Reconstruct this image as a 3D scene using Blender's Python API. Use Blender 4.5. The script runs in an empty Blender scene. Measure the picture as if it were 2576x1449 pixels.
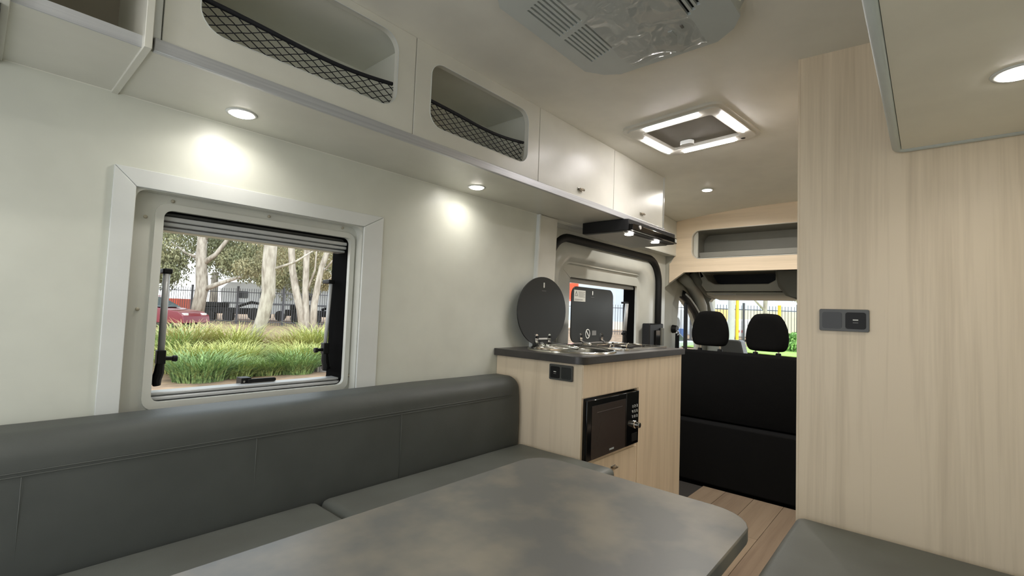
import bpy, bmesh, math, random
from mathutils import Vector, Matrix, noise
from mathutils.geometry import tessellate_polygon
random.seed(7)
SC = bpy.context.scene
COL = SC.collection
PI = math.pi

# ------------------------------------------------------------------ camera
cam_d = bpy.data.cameras.new('camera')
cam = bpy.data.objects.new('camera', cam_d); COL.objects.link(cam)
_r = Vector((0.6581, -0.7520, 0.0367)); _u = Vector((-0.0628, -0.0063, 0.9980)); _f = Vector((0.7503, 0.6591, 0.0514))
_f.normalize(); _r = (_r - _f*_r.dot(_f)).normalized(); _u = _r.cross(_f)
cam.matrix_world = Matrix(((_r.x, _u.x, -_f.x, 0), (_r.y, _u.y, -_f.y, 0), (_r.z, _u.z, -_f.z, 0), (0, 0, 0, 1)))
cam_d.sensor_fit = 'HORIZONTAL'; cam_d.sensor_width = 36.0
cam_d.lens = 1195.28/2576*36.0
cam_d.clip_start = 0.02; cam_d.clip_end = 500
SC.camera = cam

# ------------------------------------------------------------------ sky, exposure
world = bpy.data.worlds.new('overcast_sky'); SC.world = world
world.use_nodes = True
nt = world.node_tree; nt.nodes.clear()
wo = nt.nodes.new('ShaderNodeOutputWorld'); bg = nt.nodes.new('ShaderNodeBackground')
tc = nt.nodes.new('ShaderNodeTexCoord'); sx = nt.nodes.new('ShaderNodeSeparateXYZ')
cr = nt.nodes.new('ShaderNodeValToRGB')
cr.color_ramp.elements[0].position = 0.0; cr.color_ramp.elements[0].color = (0.95, 0.96, 0.98, 1)
cr.color_ramp.elements[1].position = 0.6; cr.color_ramp.elements[1].color = (0.80, 0.88, 1.0, 1)
nt.links.new(tc.outputs['Generated'], sx.inputs[0]); nt.links.new(sx.outputs['Z'], cr.inputs[0])
nt.links.new(cr.outputs[0], bg.inputs['Color']); nt.links.new(bg.outputs[0], wo.inputs[0])
bg.inputs['Strength'].default_value = 1.75
vs = SC.view_settings
vs.view_transform = 'Standard'; vs.look = 'None'; vs.gamma = 1.0; vs.use_curve_mapping = False
vs.exposure = 0.66
SC.cycles.use_denoising = True
try:
    SC.cycles.denoiser = 'OPENIMAGEDENOISE'
except Exception:
    pass
SC.cycles.max_bounces = 10; SC.cycles.diffuse_bounces = 6; SC.cycles.transparent_max_bounces = 24
SC.cycles.sample_clamp_indirect = 6.0
SC.cycles.caustics_reflective = False; SC.cycles.caustics_refractive = False

LED_COL = (1.0, 0.95, 0.88)
LED_PUCK = .34     # watts per round downlight
LED_BAR = .55      # watts per roof hatch light bar

def sun_lamp():
    d = bpy.data.lights.new('hazy_sun', 'SUN'); d.energy = 1.6; d.angle = math.radians(25); d.color = (1.0, 0.97, 0.9)
    o = bpy.data.objects.new('hazy_sun', d); COL.objects.link(o)
    o.rotation_euler = (math.radians(40), math.radians(-28), 0)
sun_lamp()

# ------------------------------------------------------------------ materials
def S(r, g=None, b=None):
    if g is None: g = b = r
    f = lambda c: (c/255/12.92) if c/255 <= 0.04045 else ((c/255+0.055)/1.055)**2.4
    return (f(r), f(g), f(b), 1)
MATS = {}
def mat(name, col, rough=0.5, metal=0.0, col2=None, nscale=8.0, nvec=(1, 1, 1), bump=0.0, bscale=200.0, spec=0.5, detail=4.0, lo=0.35, hi=0.65, coat=0.0):
    if name in MATS: return MATS[name]
    m = bpy.data.materials.new(name); m.use_nodes = True
    t = m.node_tree; b = t.nodes['Principled BSDF']
    b.inputs['Base Color'].default_value = col
    b.inputs['Roughness'].default_value = rough; b.inputs['Metallic'].default_value = metal
    b.inputs['Specular IOR Level'].default_value = spec
    if coat: b.inputs['Coat Weight'].default_value = coat; b.inputs['Coat Roughness'].default_value = 0.1
    tc = t.nodes.new('ShaderNodeTexCoord')
    n = t.nodes.new('ShaderNodeTexNoise'); mp = t.nodes.new('ShaderNodeMapping')
    mp.inputs['Scale'].default_value = nvec
    t.links.new(tc.outputs['Object'], mp.inputs[0]); t.links.new(mp.outputs[0], n.inputs['Vector'])
    n.inputs['Scale'].default_value = nscale; n.inputs['Detail'].default_value = detail
    r = t.nodes.new('ShaderNodeValToRGB')
    r.color_ramp.elements[0].position = lo; r.color_ramp.elements[1].position = hi
    c2 = col2 if col2 else tuple(x*0.94 for x in col[:3]) + (1,)
    r.color_ramp.elements[0].color = c2; r.color_ramp.elements[1].color = col
    t.links.new(n.outputs[0], r.inputs[0]); t.links.new(r.outputs[0], b.inputs['Base Color'])
    if bump:
        n2 = t.nodes.new('ShaderNodeTexNoise'); n2.inputs['Scale'].default_value = bscale
        t.links.new(tc.outputs['Object'], n2.inputs['Vector'])
        bp = t.nodes.new('ShaderNodeBump'); bp.inputs['Strength'].default_value = bump; bp.inputs['Distance'].default_value = 0.002
        t.links.new(n2.outputs[0], bp.inputs['Height']); t.links.new(bp.outputs[0], b.inputs['Normal'])
    MATS[name] = m; return m
def emit(name, col, s):
    m = bpy.data.materials.new(name); m.use_nodes = True
    t = m.node_tree; t.nodes.clear()
    o = t.nodes.new('ShaderNodeOutputMaterial'); e = t.nodes.new('ShaderNodeEmission')
    e.inputs[0].default_value = (*col[:3], 1); e.inputs[1].default_value = s
    t.links.new(e.outputs[0], o.inputs[0]); return m
def glass(name, tint=(0.95, 0.97, 0.96), refl=0.06):
    m = bpy.data.materials.new(name); m.use_nodes = True
    t = m.node_tree; t.nodes.clear()
    o = t.nodes.new('ShaderNodeOutputMaterial'); tr = t.nodes.new('ShaderNodeBsdfTransparent'); g = t.nodes.new('ShaderNodeBsdfGlossy')
    tr.inputs[0].default_value = (*tint, 1); g.inputs['Roughness'].default_value = 0.03
    lw = t.nodes.new('ShaderNodeLayerWeight'); lw.inputs[0].default_value = 0.5
    pw = t.nodes.new('ShaderNodeMath'); pw.operation = 'POWER'; pw.inputs[1].default_value = 4.0
    fr = t.nodes.new('ShaderNodeMath'); fr.operation = 'MULTIPLY_ADD'; fr.inputs[1].default_value = 0.5; fr.inputs[2].default_value = 0.03
    t.links.new(lw.outputs['Facing'], pw.inputs[0]); t.links.new(pw.outputs[0], fr.inputs[0])
    mx = t.nodes.new('ShaderNodeMixShader')
    t.links.new(fr.outputs[0], mx.inputs[0]); t.links.new(tr.outputs[0], mx.inputs[1]); t.links.new(g.outputs[0], mx.inputs[2])
    t.links.new(mx.outputs[0], o.inputs[0]); return m
def wood(name, axis, a=(205, 189, 160), b=(185, 167, 138)):
    """pale laminate: long streaks along axis"""
    m = bpy.data.materials.new(name); m.use_nodes = True
    t = m.node_tree; bs = t.nodes['Principled BSDF']; bs.inputs['Roughness'].default_value = 0.42
    bs.inputs['Specular IOR Level'].default_value = 0.4
    tc = t.nodes.new('ShaderNodeTexCoord')
    def nz(sc, lng, det, dist=0.0):
        mp = t.nodes.new('ShaderNodeMapping'); s = [sc]*3; s['xyz'.index(axis)] = lng
        mp.inputs['Scale'].default_value = s
        n = t.nodes.new('ShaderNodeTexNoise'); n.inputs['Scale'].default_value = 1.0; n.inputs['Detail'].default_value = det
        n.inputs['Distortion'].default_value = dist
        t.links.new(tc.outputs['Object'], mp.inputs[0]); t.links.new(mp.outputs[0], n.inputs['Vector']); return n
    n1 = nz(28, 1.3, 3, 0.4); n2 = nz(170, 5, 2); n3 = nz(5, 0.8, 2)
    ad = t.nodes.new('ShaderNodeMath'); ad.operation = 'MULTIPLY_ADD'; ad.inputs[1].default_value = 0.45
    t.links.new(n2.outputs[0], ad.inputs[0]); t.links.new(n1.outputs[0], ad.inputs[2])
    ad2 = t.nodes.new('ShaderNodeMath'); ad2.operation = 'MULTIPLY_ADD'; ad2.inputs[1].default_value = 0.4
    t.links.new(n3.outputs[0], ad2.inputs[0]); t.links.new(ad.outputs[0], ad2.inputs[2])
    r = t.nodes.new('ShaderNodeValToRGB')
    r.color_ramp.elements[0].position = 0.62; r.color_ramp.elements[0].color = S(*b)
    r.color_ramp.elements[1].position = 1.15 if False else 1.0; r.color_ramp.elements[1].color = S(*a)
    t.links.new(ad2.outputs[0], r.inputs[0]); t.links.new(r.outputs[0], bs.inputs['Base Color'])
    return m

WHITE = mat('warm_white_laminate', S(213, 212, 202), 0.32, bump=0.03, bscale=60)
WALL = mat('wall_panel_white', S(208, 210, 199), 0.36, bump=0.05, bscale=25)
CEIL = mat('ceiling_lining', S(228, 226, 216), 0.5, bump=0.05, bscale=15)
TRIMW = mat('white_trim', S(214, 217, 214), 0.3)
METALW = mat('painted_body_metal', S(205, 206, 198), 0.22, spec=0.5)
BODY = mat('cab_plastic_grey', S(176, 175, 162), 0.55, bump=0.1, bscale=400)
BODYD = mat('cab_plastic_dark', S(112, 112, 102), 0.6, bump=0.1, bscale=400)
GREYIN = mat('locker_interior_grey', S(226, 226, 216), 0.5)
WOODZ = wood('pale_wood_vertical', 'z', (224, 208, 183), (206, 190, 165)); WOODY = wood('pale_wood_horizontal', 'y', (230, 212, 186), (214, 196, 170))
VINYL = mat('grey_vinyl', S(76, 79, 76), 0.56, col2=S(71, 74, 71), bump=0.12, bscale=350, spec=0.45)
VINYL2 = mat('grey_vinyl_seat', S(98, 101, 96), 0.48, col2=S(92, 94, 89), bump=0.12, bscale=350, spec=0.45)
STONE = mat('table_stone_laminate', S(128, 122, 110), 0.4, col2=S(98, 98, 95), nscale=6.5, detail=4, lo=0.42, hi=0.66, bump=0.03, bscale=300)
BENCH = mat('benchtop_charcoal', S(64, 61, 59), 0.35, col2=S(54, 52, 50), nscale=14)
ALU = mat('brushed_aluminium', S(196, 198, 200), 0.35, 0.45, col2=S(180, 182, 186), nscale=3, nvec=(1, 60, 60))
CHROME = mat('chrome', S(225, 225, 222), 0.08, 1.0)
STEEL = mat('stainless_steel', S(205, 203, 196), 0.16, 1.0)
NICKEL = mat('satin_nickel', S(170, 160, 145), 0.25, 0.9)
BLACK = mat('black_plastic', S(15, 15, 15), 0.5, spec=.3)
TUNNEL = mat('tunnel_rubber', S(10, 10, 10), 0.9, spec=.05)
STAY = mat('stay_silver', S(190, 192, 192), 0.35, .1)
LPROF = mat('light_profile', S(186, 188, 188), 0.3, .15)
RUBBER = mat('black_rubber', S(14, 14, 14), 0.6)
GLOSSB = mat('gloss_black', S(10, 10, 11), 0.1)
LIDM = mat('black_glass_lid', S(40, 42, 42), 0.32, spec=0.4)
FABRIC = mat('black_seat_fabric', S(16, 16, 16), 0.95, bump=0.3, bscale=500, spec=0.1)
DARKG = mat('dark_grey_plastic', S(72, 73, 70), 0.4)
NETM = mat('navy_net', S(12, 14, 24), 0.7)
GLASS = glass('clear_acrylic', (0.93, 0.95, 0.94)); WGLASS = glass('windscreen_glass', (0.95, 0.97, 0.96))
LEDM = emit('led_diffuser', LED_COL, 32.0); LEDBAR = emit('led_bar_diffuser', (1.0, 0.95, 0.95), 32.0)
PRINT = mat('white_print', S(215, 215, 210), 0.5); PRINTG = mat('grey_print', S(110, 110, 108), 0.5)
PAPER = mat('label_paper', S(178, 178, 170), 0.6)

# ------------------------------------------------------------------ helpers
def tag(o, label=None, cat=None, group=None, kind=None):
    if label: o['label'] = label
    if cat: o['category'] = cat
    if group: o['group'] = group
    if kind: o['kind'] = kind
    return o
def thing(name, loc, label=None, cat=None, group=None, kind=None):
    o = bpy.data.objects.new(name, None); COL.objects.link(o); o.location = loc
    o.empty_display_size = 0.05
    return tag(o, label, cat, group, kind)
def obj(name, bm, m, parent=None, smooth=False, bevel=0.0, label=None, kind=None, seg=2):
    """bmesh in world coordinates -> one mesh object"""
    me = bpy.data.meshes.new(name)
    bmesh.ops.recalc_face_normals(bm, faces=bm.faces[:])
    bm.to_mesh(me); bm.free(); me.materials.append(m)
    o = bpy.data.objects.new(name, me); COL.objects.link(o)
    if parent is not None:
        o.parent = parent
        if parent.type == 'EMPTY': o.matrix_parent_inverse = Matrix.Translation(-Vector(parent.location))
    if smooth:
        for p in me.polygons: p.use_smooth = True
    if bevel:
        md = o.modifiers.new('bevel', 'BEVEL'); md.width = bevel; md.segments = seg; md.limit_method = 'ANGLE'; md.angle_limit = math.radians(40)
        md.harden_normals = False
        for p in me.polygons: p.use_smooth = True
        try:
            me.set_sharp_from_angle(angle=math.radians(35))
        except Exception: pass
    if label: o['label'] = label
    if kind: o['kind'] = kind
    return o
def sharp(o, deg=35):
    for p in o.data.polygons: p.use_smooth = True
    try: o.data.set_sharp_from_angle(angle=math.radians(deg))
    except Exception: pass
    return o
def box(bm, x0, x1, y0, y1, z0, z1, M=None):
    vs = [bm.verts.new((x, y, z)) for x in (x0, x1) for y in (y0, y1) for z in (z0, z1)]
    for f in ((0, 1, 3, 2), (4, 6, 7, 5), (0, 4, 5, 1), (2, 3, 7, 6), (0, 2, 6, 4), (1, 5, 7, 3)):
        bm.faces.new([vs[i] for i in f])
    if M is not None:
        for v in vs: v.co = M @ v.co
    return vs
def B(*a, M=None):
    bm = bmesh.new(); box(bm, *a, M=M); return bm
def to3(axis, c, u, v):
    return Vector((c, u, v)) if axis == 'x' else Vector((u, c, v)) if axis == 'y' else Vector((u, v, c))
def rrect(u0, u1, v0, v1, r, n=6):
    pts = []
    for cu, cv, a in ((u1-r, v1-r, 0), (u0+r, v1-r, 90), (u0+r, v0+r, 180), (u1-r, v0+r, 270)):
        for i in range(n+1):
            t = math.radians(a + 90*i/n); pts.append((cu + r*math.cos(t), cv + r*math.sin(t)))
    return pts
def ellipse(cu, cv, a, b, n=40):
    return [(cu + a*math.cos(2*PI*i/n), cv + b*math.sin(2*PI*i/n)) for i in range(n)]
def plate(bm, axis, c0, c1, outer, holes=()):
    """solid slab of a polygon with holes, in the plane axis=const, from c0 to c1"""
    loops = [list(outer)] + [list(h) for h in holes]
    flat = [p for l in loops for p in l]
    tris = tessellate_polygon([[Vector((p[0], p[1], 0)) for p in l] for l in loops])
    A = [bm.verts.new(to3(axis, c0, *p)) for p in flat]; Bv = [bm.verts.new(to3(axis, c1, *p)) for p in flat]
    for t in tris:
        try:
            bm.faces.new([A[i] for i in t]); bm.faces.new([Bv[i] for i in reversed(t)])
        except ValueError: pass
    k = 0
    for l in loops:
        n = len(l)
        for i in range(n):
            j = (i+1) % n
            bm.faces.new((A[k+i], A[k+j], Bv[k+j], Bv[k+i]))
        k += n
    return bm
def P(axis, c0, c1, outer, holes=()):
    return plate(bmesh.new(), axis, c0, c1, outer, holes)
def cyl(bm, p0, p1, r0, r1=None, n=20, cap=True):
    p0 = Vector(p0); p1 = Vector(p1); r1 = r0 if r1 is None else r1
    d = (p1-p0).normalized(); a = d.orthogonal().normalized(); b = d.cross(a)
    A = [bm.verts.new(p0 + (a*math.cos(2*PI*i/n) + b*math.sin(2*PI*i/n))*r0) for i in range(n)]
    C = [bm.verts.new(p1 + (a*math.cos(2*PI*i/n) + b*math.sin(2*PI*i/n))*r1) for i in range(n)]
    for i in range(n): bm.faces.new((A[i], A[(i+1) % n], C[(i+1) % n], C[i]))
    if cap: bm.faces.new(list(reversed(A))); bm.faces.new(C)
    return bm
def CY(*a, **k): return cyl(bmesh.new(), *a, **k)
def tube(bm, pts, r, n=8, closed=False, flat=1.0, up=None):
    pts = [Vector(p) for p in pts]; N = len(pts); rings = []
    ref = None
    for i, p in enumerate(pts):
        a = pts[(i-1) % N] if (closed or i > 0) else p; b = pts[(i+1) % N] if (closed or i < N-1) else p
        d = (b-a).normalized()
        if up is not None: s = d.cross(Vector(up)).normalized()
        else:
            s = d.orthogonal().normalized() if ref is None else (ref - d*ref.dot(d)).normalized()
        ref = s; t = s.cross(d).normalized()
        rr = r[i] if isinstance(r, (list, tuple)) else r
        rings.append([bm.verts.new(p + s*math.cos(2*PI*k/n)*rr + t*math.sin(2*PI*k/n)*rr*flat) for k in range(n)])
    for i in range(N if closed else N-1):
        A = rings[i]; C = rings[(i+1) % N]
        for k in range(n): bm.faces.new((A[k], A[(k+1) % n], C[(k+1) % n], C[k]))
    if not closed:
        bm.faces.new(list(reversed(rings[0]))); bm.faces.new(rings[-1])
    return bm
def T(pts, r, **k): return tube(bmesh.new(), pts, r, **k)
def lathe(bm, prof, c, n=32, axis='z'):
    rings = []
    for r, h in prof:
        ring = []
        for i in range(n):
            a = 2*PI*i/n
            if axis == 'z': co = (c[0]+r*math.cos(a), c[1]+r*math.sin(a), c[2]+h)
            elif axis == 'y': co = (c[0]+r*math.cos(a), c[1]+h, c[2]+r*math.sin(a))
            else: co = (c[0]+h, c[1]+r*math.cos(a), c[2]+r*math.sin(a))
            ring.append(bm.verts.new(co))
        rings.append(ring)
    for A, C in zip(rings, rings[1:]):
        for i in range(n): bm.faces.new((A[i], A[(i+1) % n], C[(i+1) % n], C[i]))
    bm.faces.new(list(reversed(rings[0]))); bm.faces.new(rings[-1])
    return bm
def cushion(x0, x1, y0, y1, z0, z1, r=0.03, nx=24, ny=10, puff=0.008):
    """soft rounded slab: subdivided box pulled to a rounded form"""
    bm = bmesh.new(); box(bm, x0, x1, y0, y1, z0, z1)
    bmesh.ops.bevel(bm, geom=bm.edges[:], offset=r, segments=5, affect='EDGES', profile=0.5)
    return bm
def copy_thing(root, loc, label=None):
    c = root.copy(); COL.objects.link(c); c.location = loc
    for ch in root.children:
        d = ch.copy(); COL.objects.link(d); d.parent = c; d.matrix_parent_inverse = ch.matrix_parent_inverse.copy()
        for g in ch.children:
            e = g.copy(); COL.objects.link(e); e.parent = d
    if label: c['label'] = label
    return c
def disk_light(name, loc, r, power, parent, spread=118, rot=(0, 0, 0), col=LED_COL):
    d = bpy.data.lights.new(name, 'AREA'); d.shape = 'DISK'; d.size = 2*r; d.energy = power; d.color = col; d.spread = math.radians(spread)
    o = bpy.data.objects.new(name, d); COL.objects.link(o); o.parent = parent
    if parent is not None:
        o.matrix_parent_inverse = Matrix.Translation(-Vector(parent.location))
    o.location = loc; o.rotation_euler = rot
    return o
FLOOR = -1.07
def zc(x, y):
    pts = [(-0.5, .775), (.08, .777), (.3, .787), (.6, .810), (.9, .811), (1.15, .813), (1.45, .802), (1.6, .79)]
    z = pts[0][1]
    for (a, za), (b, zb) in zip(pts, pts[1:]):
        if a <= y <= b: z = za + (zb-za)*(y-a)/(b-a)
    if y > 1.6: z = .79
    if x > 2.6:
        t = min((x-2.6)/0.95, 1.0); z2 = .80 - .085*max(y-.65, 0)**2
        z = z*(1-t) + z2*t
    return z
# ================================================================== SETTING
# floor with individual planks
fl = thing('floor', (1.5, .6, FLOOR), kind='structure')
obj('subfloor', B(-1.05, 3.19, -.36, 1.5, FLOOR-.03, FLOOR-.006), mat('subfloor_dark', S(40, 36, 32), .8), fl)
PLK = [wood('floor_plank_%d' % i, 'x', a, b) for i, (a, b) in enumerate((((134, 117, 98), (118, 101, 84)), ((129, 112, 94), (113, 96, 80)), ((139, 122, 102), (122, 105, 88))))]
k = 0
for r in range(7):
    y0 = .0 + r*.16; y1 = min(y0+.16, 1.10)
    xs = [-.3, .9, 2.1, 3.19] if r % 2 else [-.3, .3, 1.5, 2.62, 3.19]
    for a, b in zip(xs, xs[1:]):
        obj('plank', B(a+.0008, b-.0008, y0+.0008, y1-.0008, FLOOR-.006, FLOOR), PLK[(k*7+r) % 3], fl, bevel=.0008, seg=1); k += 1
obj('cab_carpet', B(3.19, 4.7, -.5, 1.62, FLOOR-.05, FLOOR-.02), FABRIC, fl)
obj('step_well', B(2.56, 3.19, 1.10, 1.62, FLOOR-.2, FLOOR-.02), FABRIC, fl)

# ceiling
bm = bmesh.new(); nx, ny = 40, 24; gv = []
for i in range(nx+1):
    x = -1.05 + 4.6*i/nx
    gv.append([bm.verts.new((x, -.4+2.02*j/ny, zc(x, -.4+2.02*j/ny))) for j in range(ny+1)])
up = [[bm.verts.new(v.co + Vector((0, 0, .04))) for v in row] for row in gv]
for i in range(nx):
    for j in range(ny):
        bm.faces.new((gv[i][j], gv[i+1][j], gv[i+1][j+1], gv[i][j+1])); bm.faces.new((up[i][j], up[i][j+1], up[i+1][j+1], up[i+1][j]))
for i in range(nx):
    bm.faces.new((gv[i][0], up[i][0], up[i+1][0], gv[i+1][0])); bm.faces.new((gv[i][ny], gv[i+1][ny], up[i+1][ny], up[i][ny]))
for j in range(ny):
    bm.faces.new((gv[0][j], gv[0][j+1], up[0][j+1], up[0][j])); bm.faces.new((gv[nx][j], up[nx][j], up[nx][j+1], gv[nx][j+1]))
o = obj('ceiling', bm, CEIL, smooth=False, kind='structure'); sharp(o, 40)

# left wall
wl = obj('wall_left', P('y', 1.45, 1.462, [(-1.05, FLOOR), (1.82, FLOOR), (1.82, .487), (-1.05, .487)],
     [[(.24, -.45), (.88, -.45), (.88, .282), (.24, .282)]]), WALL, kind='structure')
obj('upper_lining', B(-1.05, 2.64, 1.45, 1.47, .487, .80), GREYIN, wl)
obj('outer_skin', P('y', 1.62, 1.64, [(-1.05, FLOOR), (2.0, FLOOR), (2.0, .85), (-1.05, .85)],
     [rrect(.30, .93, -.32, .30, .03)]), METALW, wl)
obj('dark_side_trim', B(-1.05, .004, 1.16, 1.45, .475, .50), mat('dark_green_trim', S(58, 62, 54), .7), wl)
obj('pillar_board', P('y', 1.436, 1.45, [(1.80, -.165), (1.95, -.165), (1.972, .487), (1.828, .487)]), WHITE, wl, bevel=.002)
obj('pillar_board_edge', P('y', 1.43, 1.452, [(1.79, -.165), (1.80, -.165), (1.828, .487), (1.818, .487)]), TRIMW, wl)
obj('upper_board', P('y', 1.455, 1.47, [(1.95, .487), (3.55, .487), (3.55, .74), (2.64, .81), (1.95, .81)]), WHITE, wl)
obj('lintel', B(1.95, 3.55, 1.455, 1.56, .478, .487), METALW, wl)
wr = obj('wall_right', P('y', -.36, -.34, [(-1.05, FLOOR), (3.55, FLOOR), (3.55, .79), (-1.05, .79)], [rrect(-.80, -.10, -.22, .30, .04)]), WALL, kind='structure')
obj('pane', B(-.82, -.08, -.352, -.348, -.24, .32), GLASS, wr)  # unseen side window, added with its opening to let in fill daylight
wb = obj('wall_rear', P('x', -1.07, -1.05, [(-.4, FLOOR), (1.64, FLOOR), (1.64, .84), (-.4, .84)],  # unseen; its large opening is added to bring daylight in from behind
     [rrect(-.20, 1.32, -.60, .66, .10)]), METALW, kind='structure')
obj('outer_side_skin', B(-1.05, 3.6, 1.60, 1.62, .44, .92), METALW, wl)
obj('outer_roof_skin', B(-1.05, 3.6, -.42, 1.62, .88, .92), METALW, wl)
obj('header_light_block', B(3.575, 3.59, 1.30, 1.70, .36, .92), METALW, wl)  # unseen filler added behind the header to stop sky light leaking in

# ---------------------------------------------------------------- window 1
w1 = thing('window_1', (.575, 1.49, -.265), kind='structure')
obj('trim_board', P('y', 1.443, 1.45, [(.206, -.62), (.25, -.62), (.25, .272), (.206, .316)]), TRIMW, w1, bevel=.0015)
obj('trim_board', P('y', 1.443, 1.45, [(.2065, .3165), (.2505, .2725), (.87, .2735), (.945, .318)]), TRIMW, w1, bevel=.0015)
obj('trim_board', P('y', 1.443, 1.45, [(.8705, .2725), (.8705, -.62), (.945, -.62), (.945, .317)]), TRIMW, w1, bevel=.0015)
obj('reveal', P('y', 1.452, 1.49, rrect(.238, .884, -.46, .284, .004, 2), [rrect(.252, .869, -.45, .271, .025)]), METALW, w1)
obj('steel_flange', P('y', 1.49, 1.497, [(.235, -.46), (.89, -.46), (.89, .285), (.235, .285)], [rrect(.318, .845, -.262, .232, .02)]), METALW, w1)
obj('raised_surround', P('y', 1.482, 1.491, rrect(.299, .862, -.282, .250, .03), [rrect(.318, .845, -.262, .232, .02)]), METALW, w1, bevel=.006, seg=3)
obj('window_tunnel', P('y', 1.497, 1.60, rrect(.305, .859, -.275, .245, .03), [rrect(.319, .845, -.262, .232, .02)]), TUNNEL, w1)
for z0, z1, yy in ((.222, .232, 1.52), (.207, .2195, 1.503), (.194, .2045, 1.506), (.183, .192, 1.515)):
    obj('blind_cassette', B(.32, .845, yy, 1.565, z0, z1), LPROF if z0 < .22 else DARKG, w1, bevel=.003)
for z0, z1, yy in ((-.262, -.252, 1.503), (-.250, -.242, 1.512)):
    obj('bottom_track', B(.32, .845, yy, 1.56, z0, z1), LPROF, w1, bevel=.003)
obj('pane', B(.30, .88, 1.588, 1.592, -.30, .26), GLASS, w1)
for x, z in ((.28, .208), (.278, -.026), (.335, .258), (.577, .261), (.88-.006, .214), (.873, -.017), (.868, -.235), (.815, .264)):
    bm = bmesh.new(); lathe(bm, [(.0045, .0), (.0045, -.002), (.002, -.004)], (x, 1.489, z), 12, 'y')
    obj('bolt', bm, mat('putty_bolt', S(176, 170, 152), .5), w1, smooth=True)
def strut(xt, zt, xb, zb, s, r, name='stay_arm', root=None, y=1.548):
    m = root
    tb = obj(name, T([(xt, y, zt-.012), (xb, y, zb)], r, n=14), STAY, m, smooth=True)
    obj('stay_cap', B(min(xt-s*.010, xt+s*.012), max(xt-s*.010, xt+s*.012), y-.009, y+.04, zt-.012, zt+.002), BLACK, tb, bevel=.003)
    bm = bmesh.new()
    box(bm, xb-.010, xb+.010, y-.011, y+.012, zb-.034, zb+.003)
    cyl(bm, (xb, y, zb-.019), (xb+s*.036, y, zb-.021), .0055, .0055, 12)
    cyl(bm, (xb+s*.026, y, zb-.0205), (xb+s*.038, y, zb-.021), .0085, .0085, 12)
    tube(bm, [(xb, y, zb-.03), (xb-s*.001, y, zb-.055), (xb-s*.006, y, zb-.075), (xb-s*.004, y, zb-.092)], [.010, .012, .012, .009], n=10)
    box(bm, min(xb-s*.022, xb), max(xb-s*.022, xb), y-.004, y+.02, zb-.088, zb-.078)
    obj('stay_clamp', bm, BLACK, tb, bevel=.002)
strut(.347, .082, .347, -.138, 1, .0082, root=w1)
strut(.823, .088, .815, -.131, -1, .0062, root=w1, y=1.56)
bm = bmesh.new()
box(bm, .55, .578, 1.545, 1.585, -.247, -.226)
plate(bm, 'y', 1.538, 1.548, rrect(.566, .648, -.241, -.2295, .005, 4))
hd = obj('window_handle', bm, BLACK, w1, bevel=.004)
obj('handle_screw', CY((.5575, 1.543, -.236), (.5575, 1.546, -.236), .003, n=10), CHROME, hd)

# ---------------------------------------------------------------- sliding door
d1 = thing('door_1', (2.76, 1.58, FLOOR), kind='structure')
obj('door_frame', P('y', 1.54, 1.60, [(1.93, FLOOR), (3.56, FLOOR), (3.56, .487), (1.93, .487)], [[(2.04, FLOOR+.01), (3.47, FLOOR+.01)] + [p for p in rrect(2.04, 3.47, -.5, .452, .19, 10) if p[1] > 0]]), METALW, d1, bevel=.006)
seal_pts = [(3.455, 1.548, FLOOR+.05)] + [(p[0], 1.548, p[1]) for p in rrect(2.055, 3.455, -.5, .437, .18, 10) if p[1] > 0] + [(2.055, 1.548, FLOOR+.05)]
obj('door_seal', T(seal_pts, .024, n=10), RUBBER, d1, smooth=True)
obj('door_skin', P('y', 1.575, 1.59, [(2.03, FLOOR), (3.47, FLOOR), (3.47, .455), (2.03, .455)], [rrect(2.20, 3.28, -.4, .30, .11, 8)]), METALW, d1)
def loft_y(loops):
    bm = bmesh.new(); rg = [[bm.verts.new((x, y, z)) for x, z in rrect(*q)] for y, q in loops]
    for A, C in zip(rg, rg[1:]):
        for i in range(len(A)): bm.faces.new((A[i], A[(i+1) % len(A)], C[(i+1) % len(A)], C[i]))
    return bm
obj('raised_inner_panel', loft_y([(1.576, (2.06, 3.45, -.95, .435, .17, 10)), (1.560, (2.085, 3.425, -.92, .412, .16, 10)), (1.549, (2.12, 3.37, -.85, .37, .15, 10)), (1.548, (2.145, 3.315, -.85, .345, .14, 10)),
     (1.556, (2.168, 3.275, -.8, .322, .13, 10)), (1.582, (2.185, 3.245, -.8, .306, .12, 10)), (1.592, (2.20, 3.235, -.8, .294, .10, 10)), (1.5935, (2.25, 3.21, -.8, .270, .08, 10))]), METALW, d1, smooth=True)
obj('window_surround', P('y', 1.592, 1.612, [(2.1, -.5), (3.35, -.5), (3.35, .36), (2.1, .36)], [rrect(2.33, 3.19, -.40, .222, .015)]), METALW, d1, bevel=.004)
obj('window_tunnel', P('y', 1.612, 1.70, rrect(2.31, 3.21, -.42, .24, .03), [rrect(2.33, 3.19, -.40, .222, .015)]), TUNNEL, d1)
obj('blind_cassette', B(2.33, 3.19, 1.62, 1.66, .196, .222), LPROF, d1, bevel=.003)
obj('pane', B(2.31, 3.21, 1.688, 1.692, -.42, .24), GLASS, d1)
strut(3.092, .104, 3.07, -.10, -1, .013, root=d1, y=1.62)
obj('latch_cover', B(3.215, 3.45, 1.50, 1.56, -.75, -.043), BLACK, d1, bevel=.008)
obj('latch_cover_inset', B(3.30, 3.37, 1.49, 1.50, -.60, -.09), GLOSSB, d1, bevel=.003)
obj('latch_catch', B(3.39, 3.43, 1.485, 1.50, -.5, -.075), BODYD, d1, bevel=.004)
obj('outer_skin', P('y', 1.70, 1.71, [(1.95, FLOOR), (3.6, FLOOR), (3.6, .6), (1.95, .6)], [rrect(2.31, 3.21, -.42, .24, .03)]), METALW, d1)

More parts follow.
